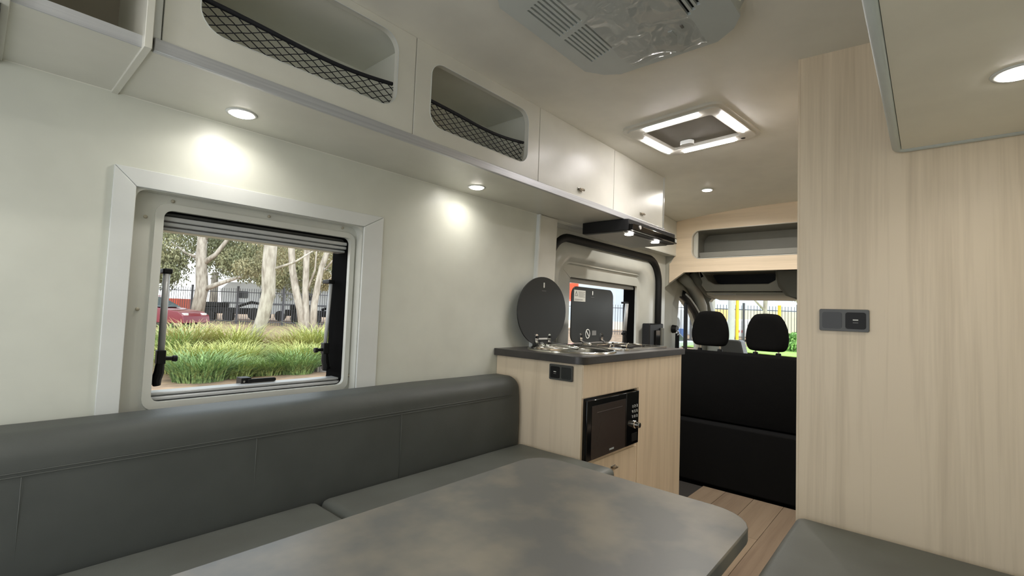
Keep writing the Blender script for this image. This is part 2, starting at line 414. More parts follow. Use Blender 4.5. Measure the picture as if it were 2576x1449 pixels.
# ---------------------------------------------------------------- cab shell
cb = thing('wall_front', (4.3, .6, FLOOR), kind='structure')
win = [(3.93, -.60), (3.93, -.24), (3.955, 0), (3.995, .195), (4.03, .197), (4.13, .164), (4.26, .10), (4.34, .055), (4.42, -.02), (4.52, -.14), (4.62, -.28), (4.7, -.60)]
side = obj('cab_side_lining', P('y', 1.60, 1.66, [(3.50, FLOOR), (4.9, FLOOR), (4.9, .42), (3.50, .42)], [win]), BODY, cb)
obj('door_pillar_cover', P('y', 1.555, 1.60, [(3.52, -1.0), (3.80, -1.0), (3.74, -.2), (3.74, .1), (3.86, .27), (3.80, .33), (3.56, .33), (3.52, .25)]), BODY, cb, bevel=.012, seg=3)
arc = [(3.93, -.24), (3.955, 0), (3.99, .18), (4.03, .197), (4.13, .164), (4.26, .10), (4.34, .055), (4.42, -.02), (4.52, -.14), (4.62, -.28)]
obj('window_seal', T([(a+.02, 1.605, b+.018) for a, b in arc[3:]], .036, n=8), RUBBER, cb, smooth=True)
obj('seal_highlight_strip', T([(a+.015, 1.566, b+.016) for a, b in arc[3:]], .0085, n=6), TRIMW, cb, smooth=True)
obj('quarter_bar', B(4.165, 4.19, 1.60, 1.63, -.5, .14), BLACK, cb, bevel=.004)
obj('side_pane', P('y', 1.635, 1.639, win), WGLASS, cb)
obj('round_sticker', CY((4.03, 1.628, -.045), (4.03, 1.631, -.045), .055, n=28), mat('sticker_grey', S(176, 182, 180), .3), cb)
ws = [(1.50, .195), (1.525, .165), (1.505, .08), (1.47, .0), (1.38, -.42), (-.30, -.42), (-.42, .195)]
obj('windscreen_frame', P('x', 4.50, 4.58, [(-.6, FLOOR), (1.66, FLOOR), (1.66, .45), (-.6, .45)], [ws]), BODY, cb)
obj('a_pillar_cover', T([(4.50, 1.59, -.32), (4.47, 1.575, .0), (4.40, 1.565, .12), (4.28, 1.56, .22), (4.12, 1.55, .30), (3.9, 1.54, .34)], [.05, .05, .055, .05, .05, .04], n=12), BODY, cb, smooth=True)
obj('windscreen', P('x', 4.535, 4.541, ws), WGLASS, cb)
obj('cab_roof_lining', P('y', -.5, 1.66, [(3.57, .40), (4.6, .40), (4.6, .46), (3.57, .46)]), BODYD, cb)
obj('cab_side_right', P('y', -.56, -.50, [(3.50, FLOOR), (4.9, FLOOR), (4.9, .42), (3.50, .42)], [win]), BODY, cb)
obj('side_pane', P('y', -.535, -.531, win), WGLASS, cb)
obj('corner_filler', P('x', 3.562, 3.58, [(1.38, .36), (1.60, .20), (1.60, .52), (1.38, .52)]), BODY, cb)

# wooden header with niche
hd_out = [(-.36, .35), (1.394, .351), (1.507, .271), (1.507, .42), (1.494, .431), (1.458, .491), (1.455, .743)]
for i in range(1, 13):
    y = 1.455 - i*.15; hd_out.append((y, zc(3.55, y)+.002))
hd_out.append((-.36, zc(3.55, -.36)))
hd = obj('trim_1', P('x', 3.55, 3.566, hd_out, [rrect(.0, 1.332, .452, .66, .055, 6)]), WOODY, kind='structure')
ni = bmesh.new(); plate(ni, 'x', 3.566, 3.80, rrect(-.015, 1.347, .437, .675, .06, 6), [rrect(.0, 1.332, .452, .66, .055, 6)]); box(ni, 3.80, 3.81, -.015, 1.347, .437, .675)
obj('niche_box', ni, mat('niche_grey', S(138, 137, 128), .5), hd)
obj('niche_lip', B(3.70, 3.72, -.01, 1.345, .44, .515), mat('niche_lip_grey', S(168, 167, 158), .5), hd)
obj('niche_edging', P('x', 3.547, 3.552, rrect(-.003, 1.335, .449, .663, .058, 6), [rrect(.0, 1.332, .452, .66, .055, 6)]), TRIMW, hd)

# moulded overhead tray above the windscreen
sh = thing('overhead_tray', (4.2, .8, .24), 'grey moulded storage tray above the windscreen with black cavity', 'storage tray')
bm = bmesh.new(); plate(bm, 'x', 4.05, 4.45, [(.50, .235), (1.40, .235), (1.45, .30), (1.47, .40), (.50, .40)], [[(.88, .322), (.93, .295), (1.33, .295), (1.385, .325), (1.43, .392), (.88, .392)]])
obj('tray_body', bm, BODY, sh, bevel=.008)
obj('tray_liner', B(4.30, 4.44, .87, 1.44, .29, .395), RUBBER, sh)
obj('side_wing', T([(4.0, 1.50, .39), (4.06, 1.46, .31), (4.2, 1.43, .22), (4.35, 1.43, .2)], [.03, .032, .028, .02], n=10), BODYD, sh, smooth=True)
obj('roof_console', P('x', 3.98, 4.4, [(.20, .17), (.72, .17), (.80, .20), (.85, .27), (.875, .39), (.20, .39)]), BODYD, sh, bevel=.02, seg=3)
vz = thing('sun_visor', (4.25, 1.1, .19), 'grey padded sun visor folded flat under the overhead tray', 'sun visor')
obj('visor_pad', P('y', .80, 1.40, [(4.05, .228), (4.12, .236), (4.42, .205), (4.44, .186), (4.38, .176), (4.08, .205)]), BODY, vz, bevel=.008, seg=3)
obj('visor_label', B(4.052, 4.058, 1.16, 1.34, .206, .216), PAPER, vz)

# ================================================================== OVERHEAD LOCKERS LEFT
pel = thing('locker_underside', (1.3, 1.3, .487), 'long white underside board of the left overhead lockers with aluminium front strip', 'shelf board')
obj('board', P('y', 1.152, 1.45, [(.0, .489), (2.61, .489), (2.61, .50), (.0, .50)]), WHITE, pel)
obj('aluminium_strip', B(.208, 2.612, 1.140, 1.152, .487, .514), ALU, pel, bevel=.0015)
LK = 'overhead lockers along the left wall'
def carcass(t, x0, x1):
    bm = bmesh.new()
    box(bm, x0, x1, 1.167, 1.44, .501, .512); box(bm, x0, x0+.008, 1.167, 1.44, .512, .80)
    box(bm, x1-.008, x1, 1.167, 1.44, .512, .80); box(bm, x0, x1, 1.432, 1.44, .512, .80); box(bm, x0, x1, 1.167, 1.432, .795, .801)
    obj('carcass', bm, GREYIN, t)
def net(t, x0, x1, zt, zb):
    y = 1.172
    top = []
    for i in range(25):
        s = i/24; x = x0+(x1-x0)*s
        top.append((x, y+.006*math.sin(PI*s), zt-.010*math.sin(PI*s)+.004*math.sin(2*PI*s)))
    obj('net_cord', T(top, .0058, n=8), NETM, t, smooth=True)
    bm = bmesh.new(); cw, chh = .036, .0185
    zlo = zb-.02; H = zt-zlo; run = H/chh*cw
    for sgn in (1, -1):
        s = x0-run
        while s < x1+run:
            pts = []
            for j in range(15):
                q = j/14; z = zlo+H*q; x = s+sgn*run*q
                if x0-.02 <= x <= x1+.02:
                    sag = -.010*math.sin(PI*max(0, min(1, (x-x0)/(x1-x0))))*q
                    pts.append((x + .0015*math.sin(j*2.1+s*40), y+.004+.03*math.sin(PI*q)*0.4, z+sag-.002))
            if len(pts) > 1: tube(bm, pts, .00125, n=4)
            s += cw
    obj('net_mesh', bm, NETM, t, label=None)
def front(t, x0, x1, hole=None, name='front_panel'):
    zt = .812
    o = obj(name, P('y', 1.148, 1.166, [(x0+.0012, .515), (x1-.0012, .515), (x1-.0012, zt), (x0+.0012, zt)], [hole] if hole else []), WHITE, t, bevel=.001, seg=1)
    return o
t = thing('overhead_locker', (.52, 1.3, .50), 'white open locker with the largest rounded opening and a sagging black net, nearest the camera', 'locker', LK)
carcass(t, .205, .835); h1 = rrect(.283, .772, .572, .787, .05, 8); front(t, .22, .835, h1)
obj('opening_edge', P('y', 1.1465, 1.1495, rrect(.2815, .7735, .5705, .7885, .0515, 8), [h1]), TRIMW, t)
obj('corner_profile', B(.203, .219, 1.146, 1.17, .515, .812), TRIMW, t, bevel=.003)
net(t, .283, .772, .652, .572)
t = thing('overhead_locker', (1.13, 1.3, .50), 'white open locker with net, the smaller second opening next to the closed doors', 'locker', LK)
carcass(t, .835, 1.438); h2 = rrect(.896, 1.367, .566, .768, .045, 8); front(t, .835, 1.438, h2)
obj('opening_edge', P('y', 1.1465, 1.1495, rrect(.8945, 1.3685, .5645, .7695, .0465, 8), [h2]), TRIMW, t)
net(t, .896, 1.367, .655, .566)
def latch(parent, x, z, y=1.148):
    bm = bmesh.new(); box(bm, x-.020, x+.020, y-.002, y, z-.007, z+.007)
    l = obj('latch', bm, CHROME, parent, bevel=.0008)
    bm = bmesh.new(); box(bm, x-.010, x+.012, y-.016, y-.002, z-.005, z+.005); cyl(bm, (x+.012, y-.012, z), (x+.019, y-.012, z), .0055, n=12)
    obj('latch_thumb', bm, NICKEL, l, bevel=.0015)
for x0, x1, lx, lb in ((1.438, 2.03, 1.731, 'closed white locker door with nickel latch, between the small netted locker and the range hood'),
                       (2.03, 2.60, 2.326, 'closed white locker door with nickel latch directly above the black range hood')):
    t = thing('overhead_locker', ((x0+x1)/2, 1.3, .50), lb, 'locker', LK)
    carcass(t, x0, x1); d = front(t, x0, x1, name='locker_door'); latch(d, lx, .548)
    if x1 > 2.5:
        obj('end_panel', B(2.60, 2.612, 1.152, 1.45, .50, .812), WHITE, t)
        obj('corner_profile', T([(2.606, 1.152, .512), (2.606, 1.152, .812)], .008, n=12), TRIMW, t, smooth=True)
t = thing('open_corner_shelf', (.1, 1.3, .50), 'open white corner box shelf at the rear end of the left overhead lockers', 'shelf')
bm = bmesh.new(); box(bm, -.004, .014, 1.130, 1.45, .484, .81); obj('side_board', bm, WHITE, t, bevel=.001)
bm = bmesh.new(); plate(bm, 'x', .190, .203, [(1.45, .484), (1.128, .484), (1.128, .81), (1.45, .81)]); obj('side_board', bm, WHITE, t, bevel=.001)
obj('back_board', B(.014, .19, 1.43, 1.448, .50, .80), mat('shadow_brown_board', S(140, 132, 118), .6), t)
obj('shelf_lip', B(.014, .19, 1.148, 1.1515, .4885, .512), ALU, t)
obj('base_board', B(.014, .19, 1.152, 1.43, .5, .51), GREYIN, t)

def downlight(loc, r, label, power=LED_PUCK, name='downlight', group='round LED downlights'):
    t = thing(name, loc, label, 'light', group)
    bm = bmesh.new(); lathe(bm, [(r*.80, .0), (r*.82, -.003), (r*1.12, -.002), (r*1.15, 0)], loc, 32); 
    obj('bezel', bm, TRIMW, t, smooth=True)
    bm = bmesh.new(); lathe(bm, [(r*.82, -.001), (r*.78, -.0045), (r*.5, -.0055)], loc, 32)
    obj('diffuser', bm, LEDM, t, smooth=True)
    disk_light('downlight_lamp', (loc[0], loc[1], loc[2]-.010), r*.8, power, t, spread=150 if power < .9 else 165)
    return t
downlight((.435, 1.336, .489), .032, 'round LED downlight under the left lockers above the left window')
downlight((1.292, 1.340, .489), .032, 'round LED downlight under the left lockers between the window and the range hood')
downlight((2.96, 1.025, zc(2.96, 1.025)-.003), .033, 'round LED downlight in the ceiling between roof hatch and wooden header', 4.2)
downlight((1.205, -.125, .46), .034, 'round LED downlight under the right overhead locker cut by the right picture edge')

for x_, y_, lb in ((-.45, .30, 'added unseen fill lamp in the rear ceiling near the right side'), (-.45, .85, 'added unseen fill lamp in the rear ceiling near the left side'), (2.96, .20, 'added unseen fill lamp in the front ceiling behind the tall cabinet')):  # out-of-view lamps added to raise the ambient light
    downlight((x_, y_, zc(x_, y_)-.002), .033, lb, 1.7 if x_ < 0 else 4.2)
downlight((.1, -.125, .46), .034, 'added unseen fill lamp under the right overhead locker at its rear end', 1.2)  # another out-of-view lamp, added as fill for the left side
# range hood
t = thing('range_hood', (2.4, 1.2, .487), 'slim black range hood with two lit lamps under the overhead locker', 'range hood')
obj('hood_body', P('z', .428, .4865, [(2.12, 1.38), (2.12, 1.135), (2.13, 1.115), (2.66, 1.10), (2.68, 1.115), (2.68, 1.38)]), BLACK, t, bevel=.003)
obj('front_rail', B(2.13, 2.675, 1.093, 1.115, .430, .462), GLOSSB, t, bevel=.003)
obj('filter_panel', B(2.135, 2.665, 1.15, 1.37, .423, .4285), mat('filter_mesh', S(120, 120, 114), .45, .5, bump=.3, bscale=600), t)
obj('chrome_line', B(2.24, 2.46, 1.0915, 1.0935, .457, .459), CHROME, t)
obj('lamp_dial', CY((2.205, 1.089, .451), (2.205, 1.096, .451), .010, n=24), mat('dial_white', S(200, 198, 192), .3), t)
obj('rating_badge', B(2.645, 2.668, 1.0915, 1.0935, .436, .456), PAPER, t)
for i, (x, y) in enumerate(((2.215, 1.158), (2.52, 1.155))):
    lens = obj('lamp_lens', CY((x, y, .4205), (x, y, .4275), .021, n=24), LEDM, t)
    disk_light('hood_lamp', (x, y, .415), .02, .9, t)

# ================================================================== RIGHT SIDE
t = thing('right_overhead_locker', (.8, -.15, .46), 'white overhead locker at top right with rounded light rim and downlight', 'locker')
obj('locker_body', B(-.9, 1.574, -.34, .058, .472, .80), WHITE, t)
obj('underside', B(-.9, 1.572, -.34, .050, .460, .472), mat('right_locker_white', S(232, 228, 214), .4), t)
rim = [(-.9, .060, .464), (1.56, .060, .464)] + [(1.56+.02*math.sin(a), .04+.02*math.cos(a), .464) for a in (math.radians(x) for x in (20, 45, 70))] + [(1.582, .04, .464), (1.582, -.34, .464)]
obj('rounded_rim', T(rim, .0095, n=12, up=(0, 0, 1)), mat('rim_grey_white', S(196, 202, 198), .4), t, smooth=True)

t = thing('tall_cabinet', (1.9, -.03, FLOOR), 'tall pale wood cabinet at the right, floor to ceiling', 'cabinet')
obj('side_panel', P('x', 1.590, 1.606, [(-.335, FLOOR), (.284, FLOOR), (.284, .81), (-.335, .81)]), WOODZ, t, bevel=.001, seg=1)
obj('carcass', B(1.606, 2.25, -.335, .283, FLOOR, .80), WOODZ, t)
obj('corner_edging', B(1.5885, 1.606, .283, .2885, FLOOR, .808), WOODZ, t)

def power_socket(name, x, y0, y1, z0, z1, label, usb_left):
    t = thing(name, (x, (y0+y1)/2, z0), label, 'power socket', 'double black outlets')
    obj('frame', P('x', x-.008, x, rrect(y0, y1, z0, z1, .004, 3)), DARKG, t, bevel=.002)
    w = (y1-y0); m = (y0+y1)/2
    for i, (a, b) in enumerate(((y0+.007, m-.004), (m+.004, y1-.007))):
        o = obj('outlet', P('x', x-.0095, x-.0078, rrect(a, b, z0+.007, z1-.008, .006, 4)), BLACK if (i == 0) != usb_left else mat('socket_charcoal', S(34, 36, 35), .4), t)
        if (i == 1) == usb_left:
            c = (a+b)/2; zz = (z0+z1)/2
            obj('usb_port', B(x-.0105, x-.0093, c-.006, c+.006, zz, zz+.003), PRINT, o)
            obj('usb_port', B(x-.0105, x-.0093, c-.006, c+.006, zz-.007, zz-.005), PRINTG, o)
power_socket('power_socket', 1.590, .119, .232, -.018, .042, 'black double outlet on the tall wooden cabinet', False)
power_socket('power_socket', 1.565, 1.040, 1.152, -.261, -.200, 'black double outlet on the side of the kitchen unit under the benchtop', True)

# ================================================================== KITCHEN
t = thing('kitchen_unit', (2.05, 1.22, FLOOR), 'pale wood kitchen base unit with microwave recess and cupboard door', 'cabinet')
obj('end_panel', B(1.565, 1.581, 1.012, 1.448, FLOOR, -.19), WOODZ, t)
mh = [(1.578, -.568), (2.025, -.568), (2.025, -.322), (1.578, -.322)]
obj('front_panel', P('y', 1.0, 1.012, [(1.565, FLOOR), (2.53, FLOOR), (2.53, -.19), (1.565, -.19)], [mh]), WOODZ, t)
obj('end_panel', B(2.518, 2.53, 1.012, 1.53, FLOOR, -.19), WOODZ, t)
obj('base_panel', B(1.581, 2.518, 1.012, 1.44, FLOOR, FLOOR+.02), WOODZ, t)
bm = bmesh.new(); box(bm, 1.58, 2.03, 1.013, 1.40, -.585, -.569); box(bm, 2.026, 2.034, 1.013, 1.40, -.569, -.30); obj('recess_lining', bm, mat('recess_grey', S(110, 108, 100), .5), t)
d = obj('cupboard_door', B(1.58, 2.026, .996, 1.0, -1.02, -.577), WOODZ, t, bevel=.0008, seg=1)
latch(d, 1.812, -.628, .996)
obj('fascia', P('y', .996, 1.0, [(1.567, -.192), (1.567, -.318), (2.031, -.318), (2.031, -1.02), (2.526, -1.02), (2.526, -.192)]), WOODZ, t)

bt = thing('benchtop', (2.05, 1.2, -.19), 'charcoal laminate benchtop with rounded front corner on the kitchen unit', 'benchtop')
cor = [(1.545+.045-.045*math.cos(math.radians(a)), .985+.045-.045*math.sin(math.radians(a))) for a in (0, 15, 30, 45, 60, 75, 90)]
hole = ellipse(1.80, 1.21, .175, .175, 40); hole2 = rrect(2.04, 2.45, 1.075, 1.36, .02)
obj('slab', P('z', -.190, -.160, cor + [(2.548, .985), (2.548, 1.50), (1.965, 1.50), (1.965, 1.435), (1.79, 1.43), (1.79, 1.449), (1.545, 1.449)], [hole, hole2]), BENCH, bt, bevel=.003)

# sink
t = thing('round_sink', (1.80, 1.21, -.16), 'round stainless steel sink set into the benchtop with folded tap', 'sink')
bm = bmesh.new()
prof = [(.20, 0), (.198, .006), (.19, .008), (.178, .004), (.172, -.004), (.168, -.10), (.14, -.125), (.02, -.13)]
rings = []
for r, h in prof:
    rings.append([bm.verts.new((1.80+r*math.cos(2*PI*i/48), 1.21+r*math.sin(2*PI*i/48), -.16+h)) for i in range(48)])
for A, C in zip(rings, rings[1:]):
    for i in range(48): bm.faces.new((A[i], A[(i+1) % 48], C[(i+1) % 48], C[i]))
bm.faces.new(rings[-1])
obj('basin', bm, STEEL, t, smooth=True)
obj('tap_base', CY((1.74, 1.30, -.155), (1.74, 1.30, -.135), .018, .014, 20), CHROME, t, smooth=True)
obj('tap_spout', T([(1.74, 1.30, -.138), (1.73, 1.26, -.136), (1.715, 1.18, -.138), (1.71, 1.12, -.142)], [.011, .009, .008, .008], n=12), CHROME, t, smooth=True)
obj('tap_lever', T([(1.72, 1.315, -.137), (1.68, 1.30, -.135), (1.66, 1.26, -.140)], [.008, .006, .005], n=10), CHROME, t, smooth=True)
obj('drain_wire', T([(1.70+.05*math.cos(a), 1.22+.06*math.sin(a), -.146) for a in [2*PI*i/20 for i in range(20)]], .003, n=6, closed=True), CHROME, t, smooth=True)
def lid_hinge(parent, x, yl, yb, zb=-.15):
    h = obj('hinge', P('y', yl-.004, yl-.0005, rrect(x-.011, x+.011, zb+.01, zb+.052, .0105, 6)), CHROME, parent, bevel=.001)
    obj('hinge_knob', CY((x, yl-.010, zb+.038), (x, yl-.003, zb+.038), .0075, n=14), BLACK, h)
    obj('hinge_arm', T([(x, yl-.004, zb+.014), (x+.004, yl-.02, zb+.002), (x+.008, yl-.045, zb), (x+.01, yl-.06, zb-.004)], [.006, .006, .0075, .005], n=10), CHROME, h, smooth=True)
l = thing('sink_lid', (1.83, 1.405, -.15), 'tall oval black glass lid standing open behind the round sink', 'lid')
o = obj('glass_disc', P('y', 1.400, 1.406, ellipse(1.828, .011, .190, .166, 56)), LIDM, l, bevel=.0015)
obj('print_mark', P('y', 1.3985, 1.4, rrect(1.824, 1.832, .125, .150, .003, 3)), PRINT, o)
obj('print_mark', B(1.812, 1.845, 1.3985, 1.4, .109, .111), PRINTG, o)
obj('handle_bar', B(1.795, 1.862, 1.394, 1.3995, -.124, -.117), PRINT, l)
lid_hinge(l, 1.780, 1.40, 1.4); lid_hinge(l, 1.880, 1.40, 1.4)
# hob
t = thing('gas_hob', (2.25, 1.24, -.16), 'stainless two burner gas hob beside the sink on the benchtop', 'hob')
bm = P('z', -.160, -.149, rrect(2.01, 2.485, 1.05, 1.40, .03), [rrect(2.035, 2.46, 1.075, 1.36, .02)])
obj('rim', bm, STEEL, t, bevel=.003)
obj('tray', B(2.03, 2.465, 1.07, 1.365, -.178, -.172), STEEL, t)
for x, y in ((2.14, 1.20), (2.35, 1.22)):
    b = obj('burner', CY((x, y, -.172), (x, y, -.158), .034, .03, 24), BLACK, t, smooth=False)
    bm = bmesh.new()
    for a in range(4):
        c, s = math.cos(a*PI/2+.4), math.sin(a*PI/2+.4)
        tube(bm, [(x+.075*c, y+.075*s, -.17), (x+.072*c, y+.072*s, -.147), (x+.02*c, y+.02*s, -.145)], .003, n=6)
    obj('pan_support', bm, NICKEL, t, smooth=True)
for y in (1.12, 1.17): obj('hob_knob', CY((2.43, y, -.172), (2.43, y, -.150), .012, n=16), CHROME, t)
l = thing('hob_lid', (2.285, 1.405, -.15), 'rectangular black glass hob lid with paper warning label standing open', 'lid')
o = obj('glass_panel', P('y', 1.400, 1.406, rrect(2.070, 2.502, -.148, .151, .045, 8)), LIDM, l, bevel=.0015)
lab = obj('warning_label', B(2.088, 2.198, 1.3985, 1.4, .072, .132), PAPER, l, label='pale paper warning label')
obj('warning_triangle', P('y', 1.3975, 1.3985, [(2.094, .10), (2.122, .10), (2.108, .126)], [[(2.099, .103), (2.117, .103), (2.108, .120)]]), PRINTG, lab)
for i in range(5): obj('printed_line', B(2.13, 2.192-(i % 2)*.01, 1.3975, 1.3985, .122-i*.0065, .1235-i*.0065), PRINTG, lab)
for i in range(2): obj('printed_line', B(2.094, 2.17, 1.3975, 1.3985, .083-i*.005, .0845-i*.005), PRINTG, lab)
obj('print_mark', P('y', 1.3985, 1.4, rrect(2.268, 2.275, .112, .134, .003, 3)), PRINT, o)
obj('print_mark', B(2.258, 2.288, 1.3985, 1.4, .099, .101), PRINTG, o)
bm = P('y', 1.3985, 1.4, ellipse(2.232, -.101, .023, .026, 28), [ellipse(2.232, -.101, .0185, .0215, 28)])
plate(bm, 'y', 1.3985, 1.4, [(2.215, -.086), (2.219, -.082), (2.249, -.116), (2.245, -.120)])
obj('warning_symbol', bm, PRINT, o)
bm = bmesh.new(); box(bm, 2.275, 2.318, 1.3985, 1.4, -.110, -.084); obj('printed_block', bm, PRINTG, o)
lid_hinge(l, 2.165, 1.40, 1.4); lid_hinge(l, 2.378, 1.40, 1.4)

# microwave
t = thing('microwave', (1.80, 1.15, -.567), 'black built-in microwave with dark window, keypad and silver knob', 'microwave')
obj('body', B(1.581, 2.012, 1.004, 1.36, -.566, -.332), BLACK, t)
obj('door', B(1.579, 1.892, .982, 1.003, -.560, -.328), GLOSSB, t, bevel=.003)
obj('door_window', B(1.612, 1.885, .9805, .9825, -.556, -.352), mat('smoked_window', S(58, 50, 46), .25), t)
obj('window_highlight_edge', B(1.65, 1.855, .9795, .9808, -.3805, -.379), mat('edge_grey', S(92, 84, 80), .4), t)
obj('control_panel', B(1.895, 2.012, .982, 1.003, -.560, -.328), GLOSSB, t, bevel=.003)
obj('badge', B(1.752, 1.788, .9795, .981, -.545, -.538), mat('badge_silver', S(170, 180, 182), .3), t)
def digit(bm, ch, x, z, h=.010):
    w = h*.5; s = h*.13; seg = {'a': (0, 1, 1, 1), 'b': (1, .5, 1, 1), 'c': (1, 0, 1, .5), 'd': (0, 0, 1, 0), 'e': (0, 0, 0, .5), 'f': (0, .5, 0, 1), 'g': (0, .5, 1, .5)}
    mp = {'1': 'bc', '2': 'abged', '3': 'abgcd', '4': 'fgbc', '5': 'afgcd', '6': 'afgedc', '7': 'abc', '8': 'abcdefg', '9': 'abcdfg', '0': 'abcdef'}
    for k in mp[ch]:
        u0, v0, u1, v1 = seg[k]
        box(bm, x+u0*w-s/2, x+u1*w+s/2, .9785, .9815, z+v0*h-s/2, z+v1*h+s/2)
for i, ch in enumerate('12345678 9'):
    if ch == ' ': continue
    r_, c_ = (divmod(i, 3) if i < 7 else (2, i-6))
    r_ = min(r_, 2)
    if i in (6, 7, 9):
        c_ = {6: 0, 7: 1, 9: 2}[i]
    bm = bmesh.new(); digit(bm, ch, 1.945+c_*.021, -.398-r_*.022)
    obj('keypad_digit', bm, PRINT, t)
bm = bmesh.new(); lathe(bm, [(.017, 0), (.017, -.004), (.0135, -.006), (.0125, -.024), (.011, -.026)], (1.972, .982, -.474), 28, 'y')
obj('knob', bm, CHROME, t, smooth=False); 
obj('door_button', B(1.945, 1.995, .9795, .982, -.545, -.51), BLACK, t, bevel=.002)

# ================================================================== SEATING
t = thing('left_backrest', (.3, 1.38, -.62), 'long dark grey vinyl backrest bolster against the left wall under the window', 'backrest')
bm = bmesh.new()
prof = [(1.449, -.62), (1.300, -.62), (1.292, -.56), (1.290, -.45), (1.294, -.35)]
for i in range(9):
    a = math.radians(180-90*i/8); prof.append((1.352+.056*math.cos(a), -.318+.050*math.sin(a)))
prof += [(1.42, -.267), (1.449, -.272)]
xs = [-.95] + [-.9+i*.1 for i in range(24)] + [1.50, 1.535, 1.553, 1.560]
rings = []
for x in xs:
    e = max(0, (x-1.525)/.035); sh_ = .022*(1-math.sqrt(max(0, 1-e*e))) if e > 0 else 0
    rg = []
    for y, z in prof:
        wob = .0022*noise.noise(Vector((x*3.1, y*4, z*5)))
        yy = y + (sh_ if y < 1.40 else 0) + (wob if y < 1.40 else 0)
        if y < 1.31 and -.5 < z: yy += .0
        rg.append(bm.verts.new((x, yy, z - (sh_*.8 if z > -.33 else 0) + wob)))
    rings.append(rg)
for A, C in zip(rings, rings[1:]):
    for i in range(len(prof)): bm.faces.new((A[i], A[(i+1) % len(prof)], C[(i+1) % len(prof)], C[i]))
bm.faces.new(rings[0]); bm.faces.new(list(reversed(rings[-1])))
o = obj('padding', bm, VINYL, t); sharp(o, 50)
SEAM = mat('seam_vinyl', S(84, 87, 83), .5)
obj('seam', T([(x, 1.2925, -.336) for x in [-.9+i*.2 for i in range(13)]], .0010, n=6), SEAM, t, smooth=True)
obj('seam', T([(x, 1.2915, -.343) for x in [-.9+i*.2 for i in range(13)]], .0010, n=6), SEAM, t, smooth=True)
for x in (.086, .505, .95): obj('seam', T([(x, 1.2905, -.345), (x, 1.2895, -.45), (x, 1.2925, -.55)], .0006, n=6), SEAM, t, smooth=True)
CU = 'grey seat cushions'
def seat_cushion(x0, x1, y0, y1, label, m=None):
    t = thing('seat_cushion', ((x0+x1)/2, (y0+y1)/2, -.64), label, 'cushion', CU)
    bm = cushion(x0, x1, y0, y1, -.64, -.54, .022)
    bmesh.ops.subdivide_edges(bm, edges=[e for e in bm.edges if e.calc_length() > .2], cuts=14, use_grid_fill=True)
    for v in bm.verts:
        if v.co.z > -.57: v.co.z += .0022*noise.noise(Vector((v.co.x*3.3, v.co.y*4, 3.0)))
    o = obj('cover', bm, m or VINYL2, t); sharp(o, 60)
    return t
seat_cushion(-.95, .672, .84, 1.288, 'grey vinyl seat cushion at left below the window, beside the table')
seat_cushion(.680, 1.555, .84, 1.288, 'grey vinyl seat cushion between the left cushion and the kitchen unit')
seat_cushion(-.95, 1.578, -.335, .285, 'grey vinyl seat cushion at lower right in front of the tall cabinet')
for nm, y0, y1, lb in (('bench_base', .87, 1.44, 'pale wood bench base under the left seat cushions'), ('bench_base', -.335, .25, 'pale wood bench base under the right seat cushion')):
    tag(obj(nm, B(-.95, 1.55, y0, y1, FLOOR, -.641), WOODZ, bevel=.002), lb, 'bench')

# table
t = thing('dining_table', (.55, .58, FLOOR), 'grey stone-look laminate table with rounded corners on one pedestal', 'table')
tp = [(-.25, .872), (1.05, .880)]
for a in (75, 60, 45, 30, 15, 0): tp.append((1.075+.075*math.cos(math.radians(a)), .80+.078*math.sin(math.radians(a))))
for a in (0, -15, -30, -45, -60, -75, -90): tp.append((1.052+.095*math.cos(math.radians(a)), .372+.095*math.sin(math.radians(a))))
tp += [(-.25, .262)]
obj('tabletop', P('z', -.448, -.42, tp), STONE, t, bevel=.003, seg=3)
obj('pedestal', CY((.45, .57, FLOOR+.02), (.45, .57, -.448), .035, n=24), ALU, t, smooth=False)
obj('pedestal_foot', CY((.45, .57, FLOOR), (.45, .57, FLOOR+.02), .11, .09, 28), ALU, t)

# ================================================================== CEILING UNITS
zk = zc(1.02, .57)
t = thing('air_conditioner', (1.02, .573, zk), 'white ceiling air conditioner with louvre slots and crinkled clear film', 'air conditioner')
ACM = mat('ac_white_plastic', S(190, 196, 194), .28)
def oct_(x0, x1, y0, y1, c, rr=0): return [(x0+c, y0), (x1-c, y0), (x1-c*.45, y0+c*.35), (x1, y0+c), (x1, y1-c), (x1-c*.35, y1-c*.45), (x1-c, y1), (x0+c, y1), (x0+c*.35, y1-c*.45), (x0, y1-c), (x0, y0+c), (x0+c*.45, y0+c*.35)]
slots = []
for r in range(7):
    y = .662+r*.0135
    for a, b in ((.866, 1.012), (1.026, 1.174)):
        sh_ = (6-r)*.004
        slots.append([(a-sh_+.004, y), (b-sh_, y), (b-sh_, y+.0055), (a-sh_+.004, y+.0055)])
for r in range(6):
    y = .445-r*.0155
    slots.append([(.86, y-.009), (1.13-r*.012, y-.009), (1.13-r*.012, y), (.86, y)])
slots_ = [[(p[0], p[1]) for p in s] for s in slots]
obj('cover', P('z', .752, .760, oct_(.74, 1.29, .345, .795, .08), slots_), ACM, t)
bm = bmesh.new()
A = [(x, y, .760) for x, y in oct_(.74, 1.29, .345, .795, .10)]; Cc = [(x, y, .803) for x, y in oct_(.715, 1.318, .325, .815, .11)]
av = [bm.verts.new(p) for p in A]; cv = [bm.verts.new(p) for p in Cc]
for i in range(12): bm.faces.new((av[i], av[(i+1) % 12], cv[(i+1) % 12], cv[i]))
bm.faces.new(cv)
obj('housing', bm, ACM, t, bevel=.004)
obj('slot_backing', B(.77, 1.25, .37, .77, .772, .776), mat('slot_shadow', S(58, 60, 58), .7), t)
obj('button', B(1.165, 1.195, .50, .512, .749, .753), ACM, t, bevel=.001)
